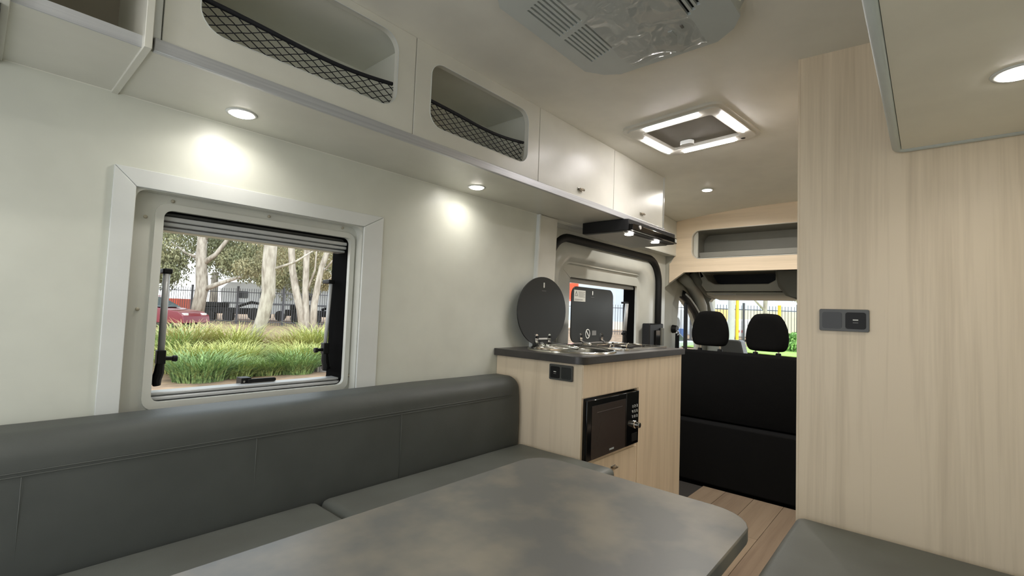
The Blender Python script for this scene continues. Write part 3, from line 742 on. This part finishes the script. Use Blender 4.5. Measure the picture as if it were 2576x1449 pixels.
obj('button', B(1.155, 1.17, .47, .476, .749, .753), mat('button_grey', S(120, 122, 120), .5), t)
for i in range(14):
    a = i/13
    obj('air_bead', CY((1.27-.10*a, .47-.13*a, .772), (1.278-.10*a, .466-.13*a, .772), .0025, n=6), mat('bead_bright', S(235, 238, 225), .2), t)
# crinkled protective film
FILM = bpy.data.materials.new('clear_protective_film'); FILM.use_nodes = True
t_ = FILM.node_tree; t_.nodes.clear(); o_ = t_.nodes.new('ShaderNodeOutputMaterial'); a_ = t_.nodes.new('ShaderNodeBsdfTransparent'); g_ = t_.nodes.new('ShaderNodeBsdfGlossy')
g_.inputs['Roughness'].default_value = .12; m_ = t_.nodes.new('ShaderNodeMixShader'); m_.inputs[0].default_value = .16
t_.links.new(a_.outputs[0], m_.inputs[1]); t_.links.new(g_.outputs[0], m_.inputs[2]); t_.links.new(m_.outputs[0], o_.inputs[0])
bm = bmesh.new(); N = 46; G_ = []
for i in range(N+1):
    row = []
    for j in range(N+1):
        x = .86+.44*i/N; y = .44+.22*j/N; e = abs(noise.noise(Vector((x*9, y*9, 1)))); e2 = abs(noise.noise(Vector((x*24, y*24, 5))))
        row.append(bm.verts.new((x, y, .748 - .016*max(0, .25-e)*2 - .006*e2 + (.012 if x > 1.27 else 0))))
    G_.append(row)
for i in range(N):
    for j in range(N): bm.faces.new((G_[i][j], G_[i+1][j], G_[i+1][j+1], G_[i][j+1]))
obj('protective_film', bm, FILM, t, smooth=True)

# roof hatch with LED bars
hz = .811
t = thing('roof_hatch', (2.003, .765, hz), 'square roof hatch with dark blind and four lit LED bars', 'roof hatch')
HA = math.radians(-6)
MH = Matrix.Translation((2.003, .765, 0)) @ Matrix.Rotation(HA, 4, 'Z') @ Matrix.Translation((-2.003, -.765, 0))
def hrot(bm):
    for v in bm.verts: v.co = MH @ v.co
    return bm
FRM = mat('hatch_frame_plastic', S(206, 204, 194), .35)
hole_ = rrect(1.861, 2.145, .613, .917, .015)
obj('flange', hrot(P('z', .799, .822, rrect(1.785, 2.222, .545, .988, .05, 8), [hole_])), FRM, t, bevel=.006, seg=4)
obj('inner_frame', hrot(P('z', .793, .801, rrect(1.803, 2.204, .563, .970, .04, 8), [hole_])), FRM, t, bevel=.004, seg=3)
obj('blind', hrot(B(1.85, 2.155, .60, .93, .808, .812)), mat('blind_fabric', S(120, 116, 106), .8, bump=.2, bscale=700), t)
hm = obj('pull_grip', hrot(P('z', .788, .806, rrect(2.075, 2.115, .80, .86, .018))), TRIMW, t, bevel=.003)
for x0, x1, y0, y1 in ((1.925, 2.145, .937, .950), (1.885, 2.105, .580, .592), (1.824, 1.836, .648, .882), (2.168, 2.181, .650, .886)):
    b = obj('led_bar', hrot(P('z', .786, .794, rrect(x0, x1, y0, y1, .0068, 5))), LEDBAR, t, bevel=.002)
    d = bpy.data.lights.new('led_bar_lamp', 'AREA'); d.shape = 'RECTANGLE'; d.size = x1-x0; d.size_y = y1-y0; d.energy = LED_BAR; d.spread = math.radians(135); d.color = (1.0, .95, .92)
    lo = bpy.data.objects.new('led_bar_lamp', d); COL.objects.link(lo); lo.parent = t; lo.matrix_parent_inverse = Matrix.Translation(-Vector(t.location))
    lo.location = MH @ Vector(((x0+x1)/2, (y0+y1)/2, .783)); lo.rotation_euler = (0, 0, HA)
obj('switch_button', hrot(CY((2.186, .620, .799), (2.186, .620, .792), .009, n=14)), BLACK, t)

# ================================================================== CAB
t = thing('cab_bench_seat', (3.35, .9, FLOOR), 'black fabric double cab seat seen from behind, with two headrests', 'seat')
obj('backrest', P('y', .44, 1.33, [(3.24, -.215), (3.27, -.205), (3.34, -.21), (3.38, -.3), (3.46, -.66), (3.27, -.66), (3.235, -.5), (3.225, -.3)]), FABRIC, t, bevel=.02, seg=3)
obj('seat_base', P('y', .44, 1.32, [(3.20, -.668), (3.85, -.668), (3.88, -.72), (3.85, -1.06), (3.20, -1.06)]), mat('seat_base_black', S(12, 12, 12), .9, spec=.15), t, bevel=.012, seg=3)
def headrest(yc, w, z0, z1):
    bm = bmesh.new(); rings = []
    prof = [(0.0, .72), (.05, .86), (.18, .98), (.4, 1.0), (.62, .93), (.8, .80), (.92, .64), (1.0, .48)]
    for s, ww in prof:
        z = z0+(z1-z0)*s; hw = w/2*ww; dp = .05*(.75 if s in (0.0, 1.0) else 1.0)
        rings.append([bm.verts.new((3.30+dp*math.sin(a)*(1 if abs(math.sin(a)) < .9 else 1), yc+hw*math.copysign(abs(math.cos(a))**.55, math.cos(a)), z)) for a in [2*PI*i/24 for i in range(24)]])
    for A, C in zip(rings, rings[1:]):
        for i in range(24): bm.faces.new((A[i], A[(i+1) % 24], C[(i+1) % 24], C[i]))
    bm.faces.new(list(reversed(rings[0]))); bm.faces.new(rings[-1])
    h = obj('headrest', bm, FABRIC, t)
    m = h.modifiers.new('s', 'SUBSURF'); m.levels = 2; m.render_levels = 2
    for p in h.data.polygons: p.use_smooth = True
    for dy in (-.065, .065):
        obj('headrest_post', CY((3.30, yc+dy, -.215), (3.30, yc+dy, z0+.02), .006, n=12), STEEL, h)
        obj('post_guide', CY((3.30, yc+dy, -.212), (3.30, yc+dy, -.192), .018, .014, 14), BLACK, h)
headrest(1.108, .245, -.176, .060); headrest(.762, .248, -.186, .052)
t = thing('seat_belt', (3.72, 1.54, -.22), 'black seat belt hanging from its pillar anchor beside the cab window', 'seat belt')
obj('anchor', CY((3.745, 1.552, -.085), (3.745, 1.515, -.085), .034, .028, 24), BLACK, t)
obj('anchor_ring', T([(3.745+.024*math.cos(a), 1.512, -.115+.016*math.sin(a)) for a in [2*PI*i/20 for i in range(20)]], .004, n=6, closed=True), CHROME, t, smooth=True)
bm = bmesh.new(); plate(bm, 'y', 1.508, 1.511, [(3.70, -.118), (3.735, -.118), (3.72, -.95), (3.68, -.95)]); plate(bm, 'y', 1.513, 1.516, [(3.75, -.118), (3.785, -.118), (3.80, -.95), (3.76, -.95)])
obj('webbing', bm, FABRIC, t)
t = thing('dashboard', (4.2, .7, FLOOR), 'dark grey dashboard with a raised display hood behind the cab seat', 'dashboard')
obj('dash_body', P('y', -.45, 1.58, [(3.95, -.62), (3.95, -.32), (4.0, -.29), (4.48, -.30), (4.49, -1.0), (4.1, -1.0)]), mat('dash_grey', S(88, 88, 82), .6), t, bevel=.02, seg=3)
obj('display_hood', P('x', 4.02, 4.14, [(1.08, -.30), (1.09, -.27), (1.115, -.165), (1.13, -.155), (1.245, -.155), (1.26, -.165), (1.285, -.30)]), DARKG, t, bevel=.01, seg=3)
# ================================================================== OUTSIDE
def gz(x, y):
    r = math.hypot(x, y); t = min(max((r-13)/6, 0), 1); t = t*t*(3-2*t)
    if y < .35*x: return -1.75 + .55*min(max((r-16)/8, 0), 1)
    return -1.75 + t*.50
def noise_mat_ground():
    return mat('bark_mulch_ground', S(168, 140, 112), .95, col2=S(126, 104, 84), nscale=3, detail=8, bump=.5, bscale=30)
bm = bmesh.new(); NR, NA = 60, 90; gr = []
for i in range(NR+1):
    r = 2.0*(90/2.0)**(i/NR); row = []
    for j in range(NA+1):
        a = math.radians(-60+200*j/NA); x, y = r*math.cos(a), r*math.sin(a)
        row.append(bm.verts.new((x, y, gz(x, y) + .04*noise.noise(Vector((x*.5, y*.5, 0))))))
    gr.append(row)
for i in range(NR):
    for j in range(NA): bm.faces.new((gr[i][j], gr[i+1][j], gr[i+1][j+1], gr[i][j+1]))
obj('ground', bm, noise_mat_ground(), kind='structure', smooth=True)
tag(obj('lawn_strip', P('z', -1.22, -1.195, [(19, 2), (30, 1.5), (32, 7.5), (21, 8.8)]), mat('lawn', S(160, 190, 96), .9, col2=S(130, 165, 76), nscale=6)), 'bright green lawn strip ahead of the windscreen', 'lawn', kind='stuff')
GR = [mat('grass_blade_%d' % i, S(*c), .6, col2=S(*c2), nscale=16, lo=.4, hi=.6) for i, (c, c2) in enumerate((((172, 190, 120), (122, 148, 84)), ((198, 196, 118), (156, 166, 92)), ((146, 172, 106), (100, 130, 76)), ((204, 186, 128), (166, 164, 98))))]
def tussock(cx, cy, R, H, n, m, label):
    bm = bmesh.new()
    for i in range(n):
        a = random.uniform(0, 2*PI); rr = R*math.sqrt(random.random())*.65
        bx, by = cx+rr*math.cos(a), cy+rr*math.sin(a); bz = gz(bx, by)-.03
        la = a+random.gauss(0, .7); lean = random.uniform(.2, 1.25)*R; h = H*random.uniform(.5, 1.15); w = random.uniform(.012, .026)
        dx, dy = math.cos(la), math.sin(la); px, py = -dy*w, dx*w
        pts = []
        for s in (0, .35, .7, 1.0):
            q = lean*s**1.7; z = bz+h*(s-.28*s**3)
            pts.append((bx+dx*q, by+dy*q, z, 1-s*.92))
        prev = None
        for (x, y, z, ww) in pts:
            cur = (bm.verts.new((x-px*ww, y-py*ww, z)), bm.verts.new((x+px*ww, y+py*ww, z)))
            if prev: bm.faces.new((prev[0], prev[1], cur[1], cur[0]))
            prev = cur
    o = obj('grass_tussock', bm, m); 
    tag(o, label, 'grass', 'grass tussocks outside the left window')
    return o
spots = [(3.45, 12.1, .75, .85, 2, 'dark green grass tussock nearest the left window bottom left corner'),
 (4.25, 12.35, .7, .62, 0, 'green grass tussock in the front row left of centre'), (4.95, 12.3, .6, .58, 0, 'green grass tussock in the front row near the window handle'),
 (5.55, 12.1, .62, .74, 2, 'deep green tussock standing forward at the right of the front row'), (3.7, 13.6, .85, .8, 1, 'yellow green tussock second row at the far left'),
 (4.55, 13.5, .8, .8, 1, 'yellow green tussock second row left of the leaning trunk'), (5.3, 13.4, .8, .8, 0, 'green tussock second row in front of the leaning trunk'),
 (6.1, 13.0, .8, .85, 1, 'yellow green tussock second row right of the leaning trunk'), (6.65, 12.9, .6, .7, 0, 'green tussock at the right end of the bed'),
 (4.2, 15.6, .95, 1.15, 3, 'straw tipped tussock back row near the red car'), (5.2, 15.3, .95, 1.1, 1, 'yellow tussock back row behind the leaning trunk left side'),
 (6.5, 14.7, .85, .85, 3, 'straw tipped tussock back row centre'), (7.2, 14.4, .95, 1.15, 1, 'tall yellow tussock back row under the twin trunks'),
 (8.0, 14.2, .8, 1.0, 0, 'green tussock back row at far right'), (3.5, 15.2, .85, 1.1, 0, 'low green tussock beside the red car bonnet')]
for x, y, R, H, m, lb in spots:
    if y > 13 and y < 14: R *= 1.15; H *= (.8 if 5 < x < 6.3 else 1.12)
    tussock(x, y, R, H, 760 if y < 14 else 620, GR[m], lb)

BARK = mat('pale_gum_bark', S(190, 182, 170), .85, col2=S(136, 126, 114), nscale=3, nvec=(3, 3, .8), lo=.3, hi=.6)
LEAF = [mat('gum_leaf_%d' % i, S(*c), .6, col2=S(*d), nscale=.6) for i, (c, d) in enumerate((((156, 154, 116), (112, 116, 82)), ((176, 164, 126), (132, 130, 96)), ((146, 148, 112), (104, 110, 78))))]
def foliage(bm, blobs, n, size=.11):
    for k in range(n):
        c, r = random.choice(blobs)
        v = Vector((random.gauss(0, 1), random.gauss(0, 1), random.gauss(0, 1))).normalized()*r*random.random()**.45
        p = Vector(c) + Vector((v.x, v.y, v.z*.75))
        a = Vector((random.gauss(0, .5), random.gauss(0, .5), -1)).normalized()*size*random.uniform(.6, 1.4)
        b = a.cross(Vector((random.gauss(0, 1), random.gauss(0, 1), .2))).normalized()*size*.26
        vs_ = [bm.verts.new(p), bm.verts.new(p+a*.5+b), bm.verts.new(p+a), bm.verts.new(p+a*.5-b)]
        bm.faces.new(vs_)
def tree(name, stems, blobs, n, label, leaf=0, size=.11, cat='tree', grp='gum trees outside'):
    x, y, z = stems[0][0][0]
    t = thing(name, (x, y, z), label, cat, grp)
    obj('trunk', T(stems[0][0], stems[0][1], n=12), BARK, t, smooth=True)
    for pts, rr in stems[1:]: obj('branch', T(pts, rr, n=8), BARK, t, smooth=True)
    if blobs:
        bm = bmesh.new(); foliage(bm, blobs, n, size); obj('foliage', bm, LEAF[leaf], t, kind='stuff')
    return t
tree('gum_tree', [([(8.2, 30.2, -1.4), (8.35, 29.9, .7), (8.2, 29.9, 2.5), (8.2, 29.85, 4.2), (8.5, 29.8, 7)], [.34, .30, .26, .22, .12]),
  ([(8.35, 29.9, .6), (8.9, 29.3, .95), (9.6, 28.5, 1.35), (10.2, 28.0, 1.5)], [.16, .13, .09, .05]),
  ([(8.25, 29.9, 2.0), (8.75, 29.3, 2.6), (9.2, 28.8, 3.6), (9.5, 28.6, 5)], [.16, .12, .1, .06]),
  ([(8.2, 29.9, 2.3), (7.6, 30.5, 2.6), (7.0, 31, 3.2)], [.1, .07, .04]),
  ([(8.25, 29.8, 3.3), (8.7, 29.5, 4.4), (9.3, 29.2, 5.4)], [.12, .09, .05])],
 [((6.2, 31, 2.9), 1.7), ((7.3, 30.6, 4.8), 1.3), ((6.7, 30.2, 1.4), .7), ((10.2, 28.6, 2.2), 1.4), ((10.8, 27.8, 3.9), 1.8), ((12.2, 27, 2.6), 1.5), ((13.2, 26.4, 4.2), 1.6), ((9.4, 29.2, 5.8), 1.0), ((11.2, 28, 1.4), .8), ((9.6, 29.4, 2.4), .9), ((12.0, 27.2, 5.4), 1.5), ((14.4, 25.4, 2.6), 1.2), ((7.0, 30.9, 2.2), .9)], 24000,
 'gum tree with forked pale trunk behind the red car bonnet', 0, .15)
tree('gum_tree', [([(5.95, 16.05, -1.4), (6.0, 15.98, -1.1), (6.14, 15.82, -.46), (6.22, 15.70, .35), (6.17, 15.68, 1.1), (6.16, 15.6, 2.0), (6.3, 15.5, 4)], [.20, .17, .19, .20, .20, .19, .15]),
   ([(6.3, 15.6, 1.1), (6.8, 15.3, 1.35), (7.3, 15.0, 1.8)], [.05, .035, .02])], [], 0,
 'nearest gum tree with a thick leaning pale trunk in the grass')
tree('gum_tree', [([(8.9, 18.8, -1.3), (8.75, 18.9, -.2), (8.58, 19.0, .5), (8.42, 19.1, 1.4), (8.30, 19.1, 2.5), (8.2, 19.1, 4)], [.15, .15, .14, .13, .12, .09])],
 [((8.0, 20.6, 3.0), .9), ((8.6, 21.2, 1.9), .9), ((7.6, 21.4, 1.5), .6)], 4600, 'left stem of the three slim gum trunks by the right window stay', 1, .1)
tree('gum_tree', [([(9.05, 18.6, -1.3), (8.95, 18.75, -.6), (8.85, 18.78, .5), (8.8, 18.75, 1.7), (8.78, 18.7, 2.6), (8.8, 18.7, 4)], [.15, .13, .12, .12, .11, .08]), ([(8.85, 18.75, .4), (9.1, 18.6, 1.4), (9.1, 18.5, 2.8)], [.05, .04, .02])],
 [((9.6, 19.8, 2.2), .9), ((10.0, 19.6, 1.1), .6)], 3400, 'middle stem of the three slim gum trunks by the right window stay', 1, .1)
tree('gum_tree', [([(9.12, 18.5, -1.3), (9.1, 18.5, .0), (9.14, 18.4, .7), (9.22, 18.3, 1.5), (9.42, 18.0, 2.6), (9.6, 17.8, 4)], [.14, .13, .12, .11, .11, .08]), ([(9.3, 18.2, 1.4), (9.6, 17.9, 2.0), (9.9, 17.6, 3)], [.04, .03, .02]), ([(9.4, 18.1, 1.0), (9.8, 17.7, 1.5), (10.2, 17.3, 2.4)], [.035, .03, .02])],
 [((10.3, 18.3, 2.1), .9), ((10.6, 18.0, .9), .6)], 3200, 'right stem of the three slim gum trunks, leaning right', 1, .1)
for i, (pts, lb, lf) in enumerate((([(11.0, 36.8, -1.3), (11, 36.8, 2)], 'dense olive gum crown filling the upper left window behind the fence', 2), ([(17.5, 31.5, -1.3), (17.5, 31.5, 2)], 'sparse olive gum crown at the upper right behind the caravan', 0))):
    x, y = pts[0][:2]
    bl = [((x+random.uniform(-5, 5), y-random.uniform(-5, 5)*.9, random.uniform(2.0, 8.5)), random.uniform(1.8, 3.0)) for k in range(18)]
    tree('background_tree', [(pts, [.3, .2])], bl, 34000, lb, lf, .17, grp='gum crowns behind the fence')

# fences
FEN = mat('dark_fence_paint', S(78, 78, 84), .5)
def fence(a, b, zt, zb, label, step=.13, post=2.6, r=.011):
    a = Vector(a); b = Vector(b); L = (b-a).length; d = (b-a)/L
    t = thing('picket_fence', (*((a+b)/2).xy, zb), label, 'fence', 'steel picket fences')
    bm = bmesh.new(); n = int(L/step)
    for i in range(n+1):
        p = a+d*i*step
        box(bm, p.x-r, p.x+r, p.y-r, p.y+r, zb, zt)
    obj('pickets', bm, FEN, t, kind='stuff')
    for z in (zt-.22, zb+.25):
        bm = bmesh.new(); tube(bm, [(a.x, a.y, z), (b.x, b.y, z)], .028, n=4); obj('rail', bm, FEN, t)
    for i in range(int(L/post)+1):
        p = a+d*i*post; obj('post', B(p.x-.05, p.x+.05, p.y-.05, p.y+.05, zb-.1, zt+.12), FEN, t)
fence((6.6, 33.4, 0), (16.4, 22.2, 0), .80, -1.3, 'dark steel picket fence behind the gum trees outside the left window')
fence((26.5, 19.6, 0), (32.2, 13.0, 0), .80, -1.3, 'dark steel picket fence seen through the sliding door window', .17)
fence((23.2, 11.4, 0), (28.6, 3.6, 0), .80, -1.3, 'dark steel picket fence seen ahead through the windscreen', .15)

# caravan and trailers behind the fence
CW = mat('caravan_white', S(222, 224, 226), .4)
def rot_thing(t, ang): t.rotation_euler = (0, 0, ang)
ang = math.atan2(31.8-38.0, 17.3-11.9)
def wpt(ox, oy, u, v): return (ox+u*math.cos(ang)-v*math.sin(ang), oy+u*math.sin(ang)+v*math.cos(ang))
def orient(bm, ox, oy):
    M = Matrix.Translation((ox, oy, 0)) @ Matrix.Rotation(ang, 4, 'Z')
    for v in bm.verts: v.co = M @ v.co
    return bm
t = thing('caravan', (14.6, 34.9, -1.3), 'white caravan parked behind the fence outside the left window', 'caravan')
O = (11.9, 38.0)
obj('body', orient(P('y', 0, 2.2, [(0, -.75), (7.6, -.75), (7.9, .3), (7.4, 1.45), (.4, 1.45), (-.2, .9)]), *O), CW, t, bevel=.06)
obj('stripe', orient(B(.1, 7.6, -.02, 0, -.1, .02), *O), mat('stripe_grey', S(120, 122, 128), .5), t)
for u in (1.1, 2.7, 5.8):
    w = obj('window', orient(P('y', -.03, 0, rrect(u, u+.75, .32, .82, .06)), *O), mat('tinted_window', S(40, 44, 48), .2), t)
for u in (3.1, 4.2):
    bm = bmesh.new(); cyl(bm, (u, -.05, -.85), (u, .25, -.85), .36, n=24); obj('wheel', orient(bm, *O), RUBBER, t)
def trailer(u0, label):
    t = thing('boat_trailer', (*wpt(9.6, 35.6, u0, 0), -1.3), label, 'trailer', 'dark trailers behind the fence')
    OO = (9.6, 35.6)
    bm = bmesh.new(); box(bm, u0, u0+3.0, 0, 1.2, -.75, -.35); box(bm, u0+.3, u0+1.4, .1, 1.1, -.35, -.02); obj('chassis', orient(bm, *OO), BLACK, t, bevel=.05)
    bm = bmesh.new(); tube(bm, [(u0+2.2, .5, -.3), (u0+3.2, .5, .05), (u0+4.0, .5, -.1)], .09, n=6); obj('drawbar', orient(bm, *OO), BLACK, t)
    for u in (u0+.8, u0+2.0):
        bm = bmesh.new(); cyl(bm, (u, -.1, -.9), (u, .2, -.9), .34, n=20); obj('wheel', orient(bm, *OO), RUBBER, t)
trailer(.2, 'dark boat trailer behind the fence at the left of the forked trunk'); trailer(5.8, 'dark trailer behind the fence right of the leaning trunk')
tag(obj('spare_tyre', orient(lathe(bmesh.new(), [(.16, -.1), (.38, -.1), (.40, 0), (.38, .1), (.16, .1)], (1.8, 0, -.7), 24, 'y'), 10.9, 33.9), RUBBER), 'large black tyre leaning behind the fence between the trunks', 'tyre')
tag(obj('container', orient(B(-2.5, 1.2, 0, 2, -1.2, .12), 9.2, 41.6), mat('orange_red_paint', S(222, 92, 62), .5), bevel=.03), 'orange red container far left behind the fence', 'container')

# red car
t = thing('red_car', (5.6, 26.6, -1.4), 'dark red sedan parked outside, seen low at left of the left window', 'car')
RED = mat('car_red', S(122, 34, 50), .2, coat=.6); CG = mat('car_glass', S(70, 80, 86), .08)
ca = math.atan2(25.0-27.4, 7.4-5.3)
def car_or(bm):
    M = Matrix.Translation((5.35, 27.2, -1.28)) @ Matrix.Scale(1.08, 4) @ Matrix.Rotation(ca, 4, 'Z')
    for v in bm.verts: v.co = M @ v.co
    return bm
body = P('y', -.85, .85, [(-2.2, .25), (-2.2, .75), (-1.9, .9), (-1.2, .92), (.9, .88), (2.0, .72), (2.25, .55), (2.3, .25)])
obj('body', car_or(body), RED, t, bevel=.09, seg=4)
obj('cabin', car_or(P('y', -.68, .68, [(-1.5, .88), (-1.0, 1.28), (-.4, 1.36), (.3, 1.30), (1.15, .88)])), CG, t, bevel=.06, seg=3)
obj('roof', car_or(P('y', -.64, .64, [(-1.0, 1.30), (-.4, 1.38), (.25, 1.33), (.22, 1.36), (-.4, 1.41), (-1.05, 1.33)])), RED, t)
for u in (-1.4, 1.45):
    for v in (-.82, .66):
        bm = bmesh.new(); cyl(bm, (u, v, .32), (u, v+.17, .32), .32, n=24); obj('wheel', car_or(bm), RUBBER, t)
for v in (-.72, .45):
    obj('headlight', car_or(B(2.0, 2.22, v, v+.27, .52, .66)), mat('lamp_clear', S(225, 225, 220), .15), t, bevel=.03)
tag(obj('kerb_stone', B(6.1, 7.4, 12.0, 12.35, -1.76, -1.60), mat('kerb_grey', S(186, 180, 170), .8), bevel=.03), 'pale kerb stone on the mulch near the right window clamp', 'kerb')
tag(obj('flat_rock', orient(P('z', -1.78, -1.60, [(0, 0), (.5, -.1), (.8, .15), (.6, .45), (.1, .4)]), 5.9, 12.4), mat('rock_dark', S(120, 116, 112), .9), bevel=.04), 'dark flat rock beside the kerb stone', 'rock')

# scene through the door window and windscreen
def wallbox(name, p, q, z0, z1, m, depth=3.0, label=None, cat=None, **k):
    p = Vector((*p, 0)); q = Vector((*q, 0)); d = (q-p).normalized(); n_ = Vector((-d.y, d.x, 0))
    if n_.dot(p) < 0: n_ = -n_
    bm = bmesh.new(); vs_ = [bm.verts.new((c.x, c.y, z)) for c in (p, q, q+n_*depth, p+n_*depth) for z in (z0, z1)]
    for f in ((0, 1, 3, 2), (2, 3, 5, 4), (4, 5, 7, 6), (6, 7, 1, 0), (1, 7, 5, 3), (0, 2, 4, 6)): bm.faces.new([vs_[i] for i in f])
    o = obj(name, bm, m, k.get('parent'))
    if label: tag(o, label, cat)
    return o
t = thing('warehouse', (38, 22, -1.4), 'pale blue grey warehouse seen through the sliding door window', 'building')
wallbox('wall', (35.5, 28.0), (43.0, 19.0), -1.4, 6.0, mat('blue_grey_cladding', S(196, 206, 220), .7, nscale=1), 4, parent=t)
wallbox('pale_base', (35.2, 27.8), (42.7, 18.8), -1.4, -.5, mat('pale_base', S(236, 226, 212), .8), .2, parent=t)
t = thing('factory', (44, 11, -1.4), 'white and pale yellow factory building seen ahead through the windscreen', 'building')
wallbox('upper_wall', (40.6, 14.5), (49.5, 4.0), .9, 7.0, mat('sky_blue_cladding', S(198, 216, 230), .7), 4, parent=t)
wallbox('yellow_wall', (40.6, 14.5), (42.4, 12.4), -.1, .9, mat('yellow_orange_wall', S(238, 200, 130), .7), 4, parent=t)
wallbox('lower_wall', (42.4, 12.4), (49.5, 4.0), -1.4, 1.0, mat('cream_green_wall', S(206, 204, 176), .7), 4, parent=t)
wallbox('base_wall', (40.6, 14.5), (42.4, 12.4), -1.4, -.1, mat('white_wall_far', S(232, 232, 228), .7), 4, parent=t)
t = thing('orange_sign', (24.9, 17.2, -1.4), 'orange red sign panel at left of the sliding door window', 'sign')
obj('sign_panel', P('x', 25.0, 25.1, [(16.5, .85), (18.2, .85), (18.2, 2.0), (16.5, 2.0)]), mat('sign_orange', S(240, 96, 62), .5), t)
obj('sign_pole', CY((25.15, 17.6, -1.4), (25.15, 17.6, 1.2), .06, n=10), FEN, t)
tag(obj('street_pole', CY((23.3, 6.88, -1.5), (23.3, 6.88, 8), .15, .13, 16), mat('pole_grey', S(186, 184, 184), .6)), 'thick grey street pole between the two headrests', 'pole')
for (x, y, z0, z1, lb) in ((23.5, 6.68, -.0, 3, 'yellow upright post right of the grey street pole'), (24.75, 5.2, -.75, .78, 'yellow bollard post near the shrub at right')):
    tag(obj('yellow_post', CY((x, y, -1.3), (x, y, z1), .07, n=12), mat('safety_yellow', S(246, 206, 60), .5)), lb, 'post', 'yellow posts')
t = thing('parked_van', (30.2, 8.5, -1.35), 'white van with red tail lamps behind the fence ahead', 'van')
obj('body', B(29.9, 33.5, 7.5, 9.1, -1.0, .1), CW, t, bevel=.12)
for y in (8.18, 8.45): obj('tail_lamp', CY((29.88, y, -.62), (29.92, y, -.62), .09, n=16), mat('lamp_red', S(214, 70, 70), .4), t)
for y in (7.7, 8.9): obj('wheel', CY((30.3, y-.1, -1.05), (30.3, y+.1, -1.05), .3, n=18), RUBBER, t)
t = thing('forklift', (30.4, 7.0, -1.4), 'yellow forklift partly hidden by the right headrest', 'forklift')
obj('body', B(29.2, 30.6, 6.4, 7.35, -.9, -.45), mat('machine_yellow', S(240, 190, 60), .5), t, bevel=.05)
obj('mast', B(29.3, 29.4, 6.9, 7.3, -1.3, .0), BLACK, t)
obj('roof_guard', B(29.3, 30.4, 6.45, 7.35, .0, .08), MATS['machine_yellow'], t)
t = thing('white_truck', (26.5, 9.5, -1.35), 'white truck with blue crate seen through the cab side window', 'truck')
obj('cargo_box', B(26.4, 29.5, 9.8, 12.0, -.9, .55), CW, t, bevel=.05)
obj('crate', B(25.9, 26.3, 10.1, 10.45, -1.2, -.55), mat('crate_blue', S(96, 130, 190), .6), t, bevel=.02)
t = thing('silver_car', (20.5, 8.0, -1.6), 'silver car roof low in the cab side window', 'car')
obj('body', P('y', 8.2, 9.7, [(18.6, -1.6), (18.6, -1.05), (19.2, -.98), (22.2, -1.0), (22.6, -1.6)]), mat('silver_paint', S(206, 212, 216), .3, .3), t, bevel=.1, seg=3)
obj('cabin', P('y', 8.3, 9.6, [(18.9, -1.0), (19.6, -.66), (21, -.66), (21.8, -1.0)]), CG, t, bevel=.08, seg=3)
tree('white_tree', [([(24.3, 5.7, -1.3), (24.3, 5.7, .6), (24.2, 5.6, 2.5), (24.4, 5.5, 4)], [.10, .09, .08, .05]), ([(24.3, 5.7, .5), (24.1, 6.1, 1.0), (24, 6.5, 1.6)], [.05, .04, .02])],
  [((24.4, 5.2, 2.0), 1.0), ((24.2, 6.4, 2.1), .7), ((24.6, 4.3, 1.5), .8)], 2600, 'slim white barked tree above the right headrest', 1, .12)
bm = bmesh.new(); foliage(bm, [((22.9, 4.45, -.85), .42), ((23.0, 4.2, -.6), .35), ((22.8, 4.0, -.9), .4)], 1600, .13)
tag(obj('green_shrub', bm, mat('shrub_green', S(150, 190, 110), .6, col2=S(104, 150, 74), nscale=3)), 'bright green shrub at the right end of the windscreen view', 'shrub')
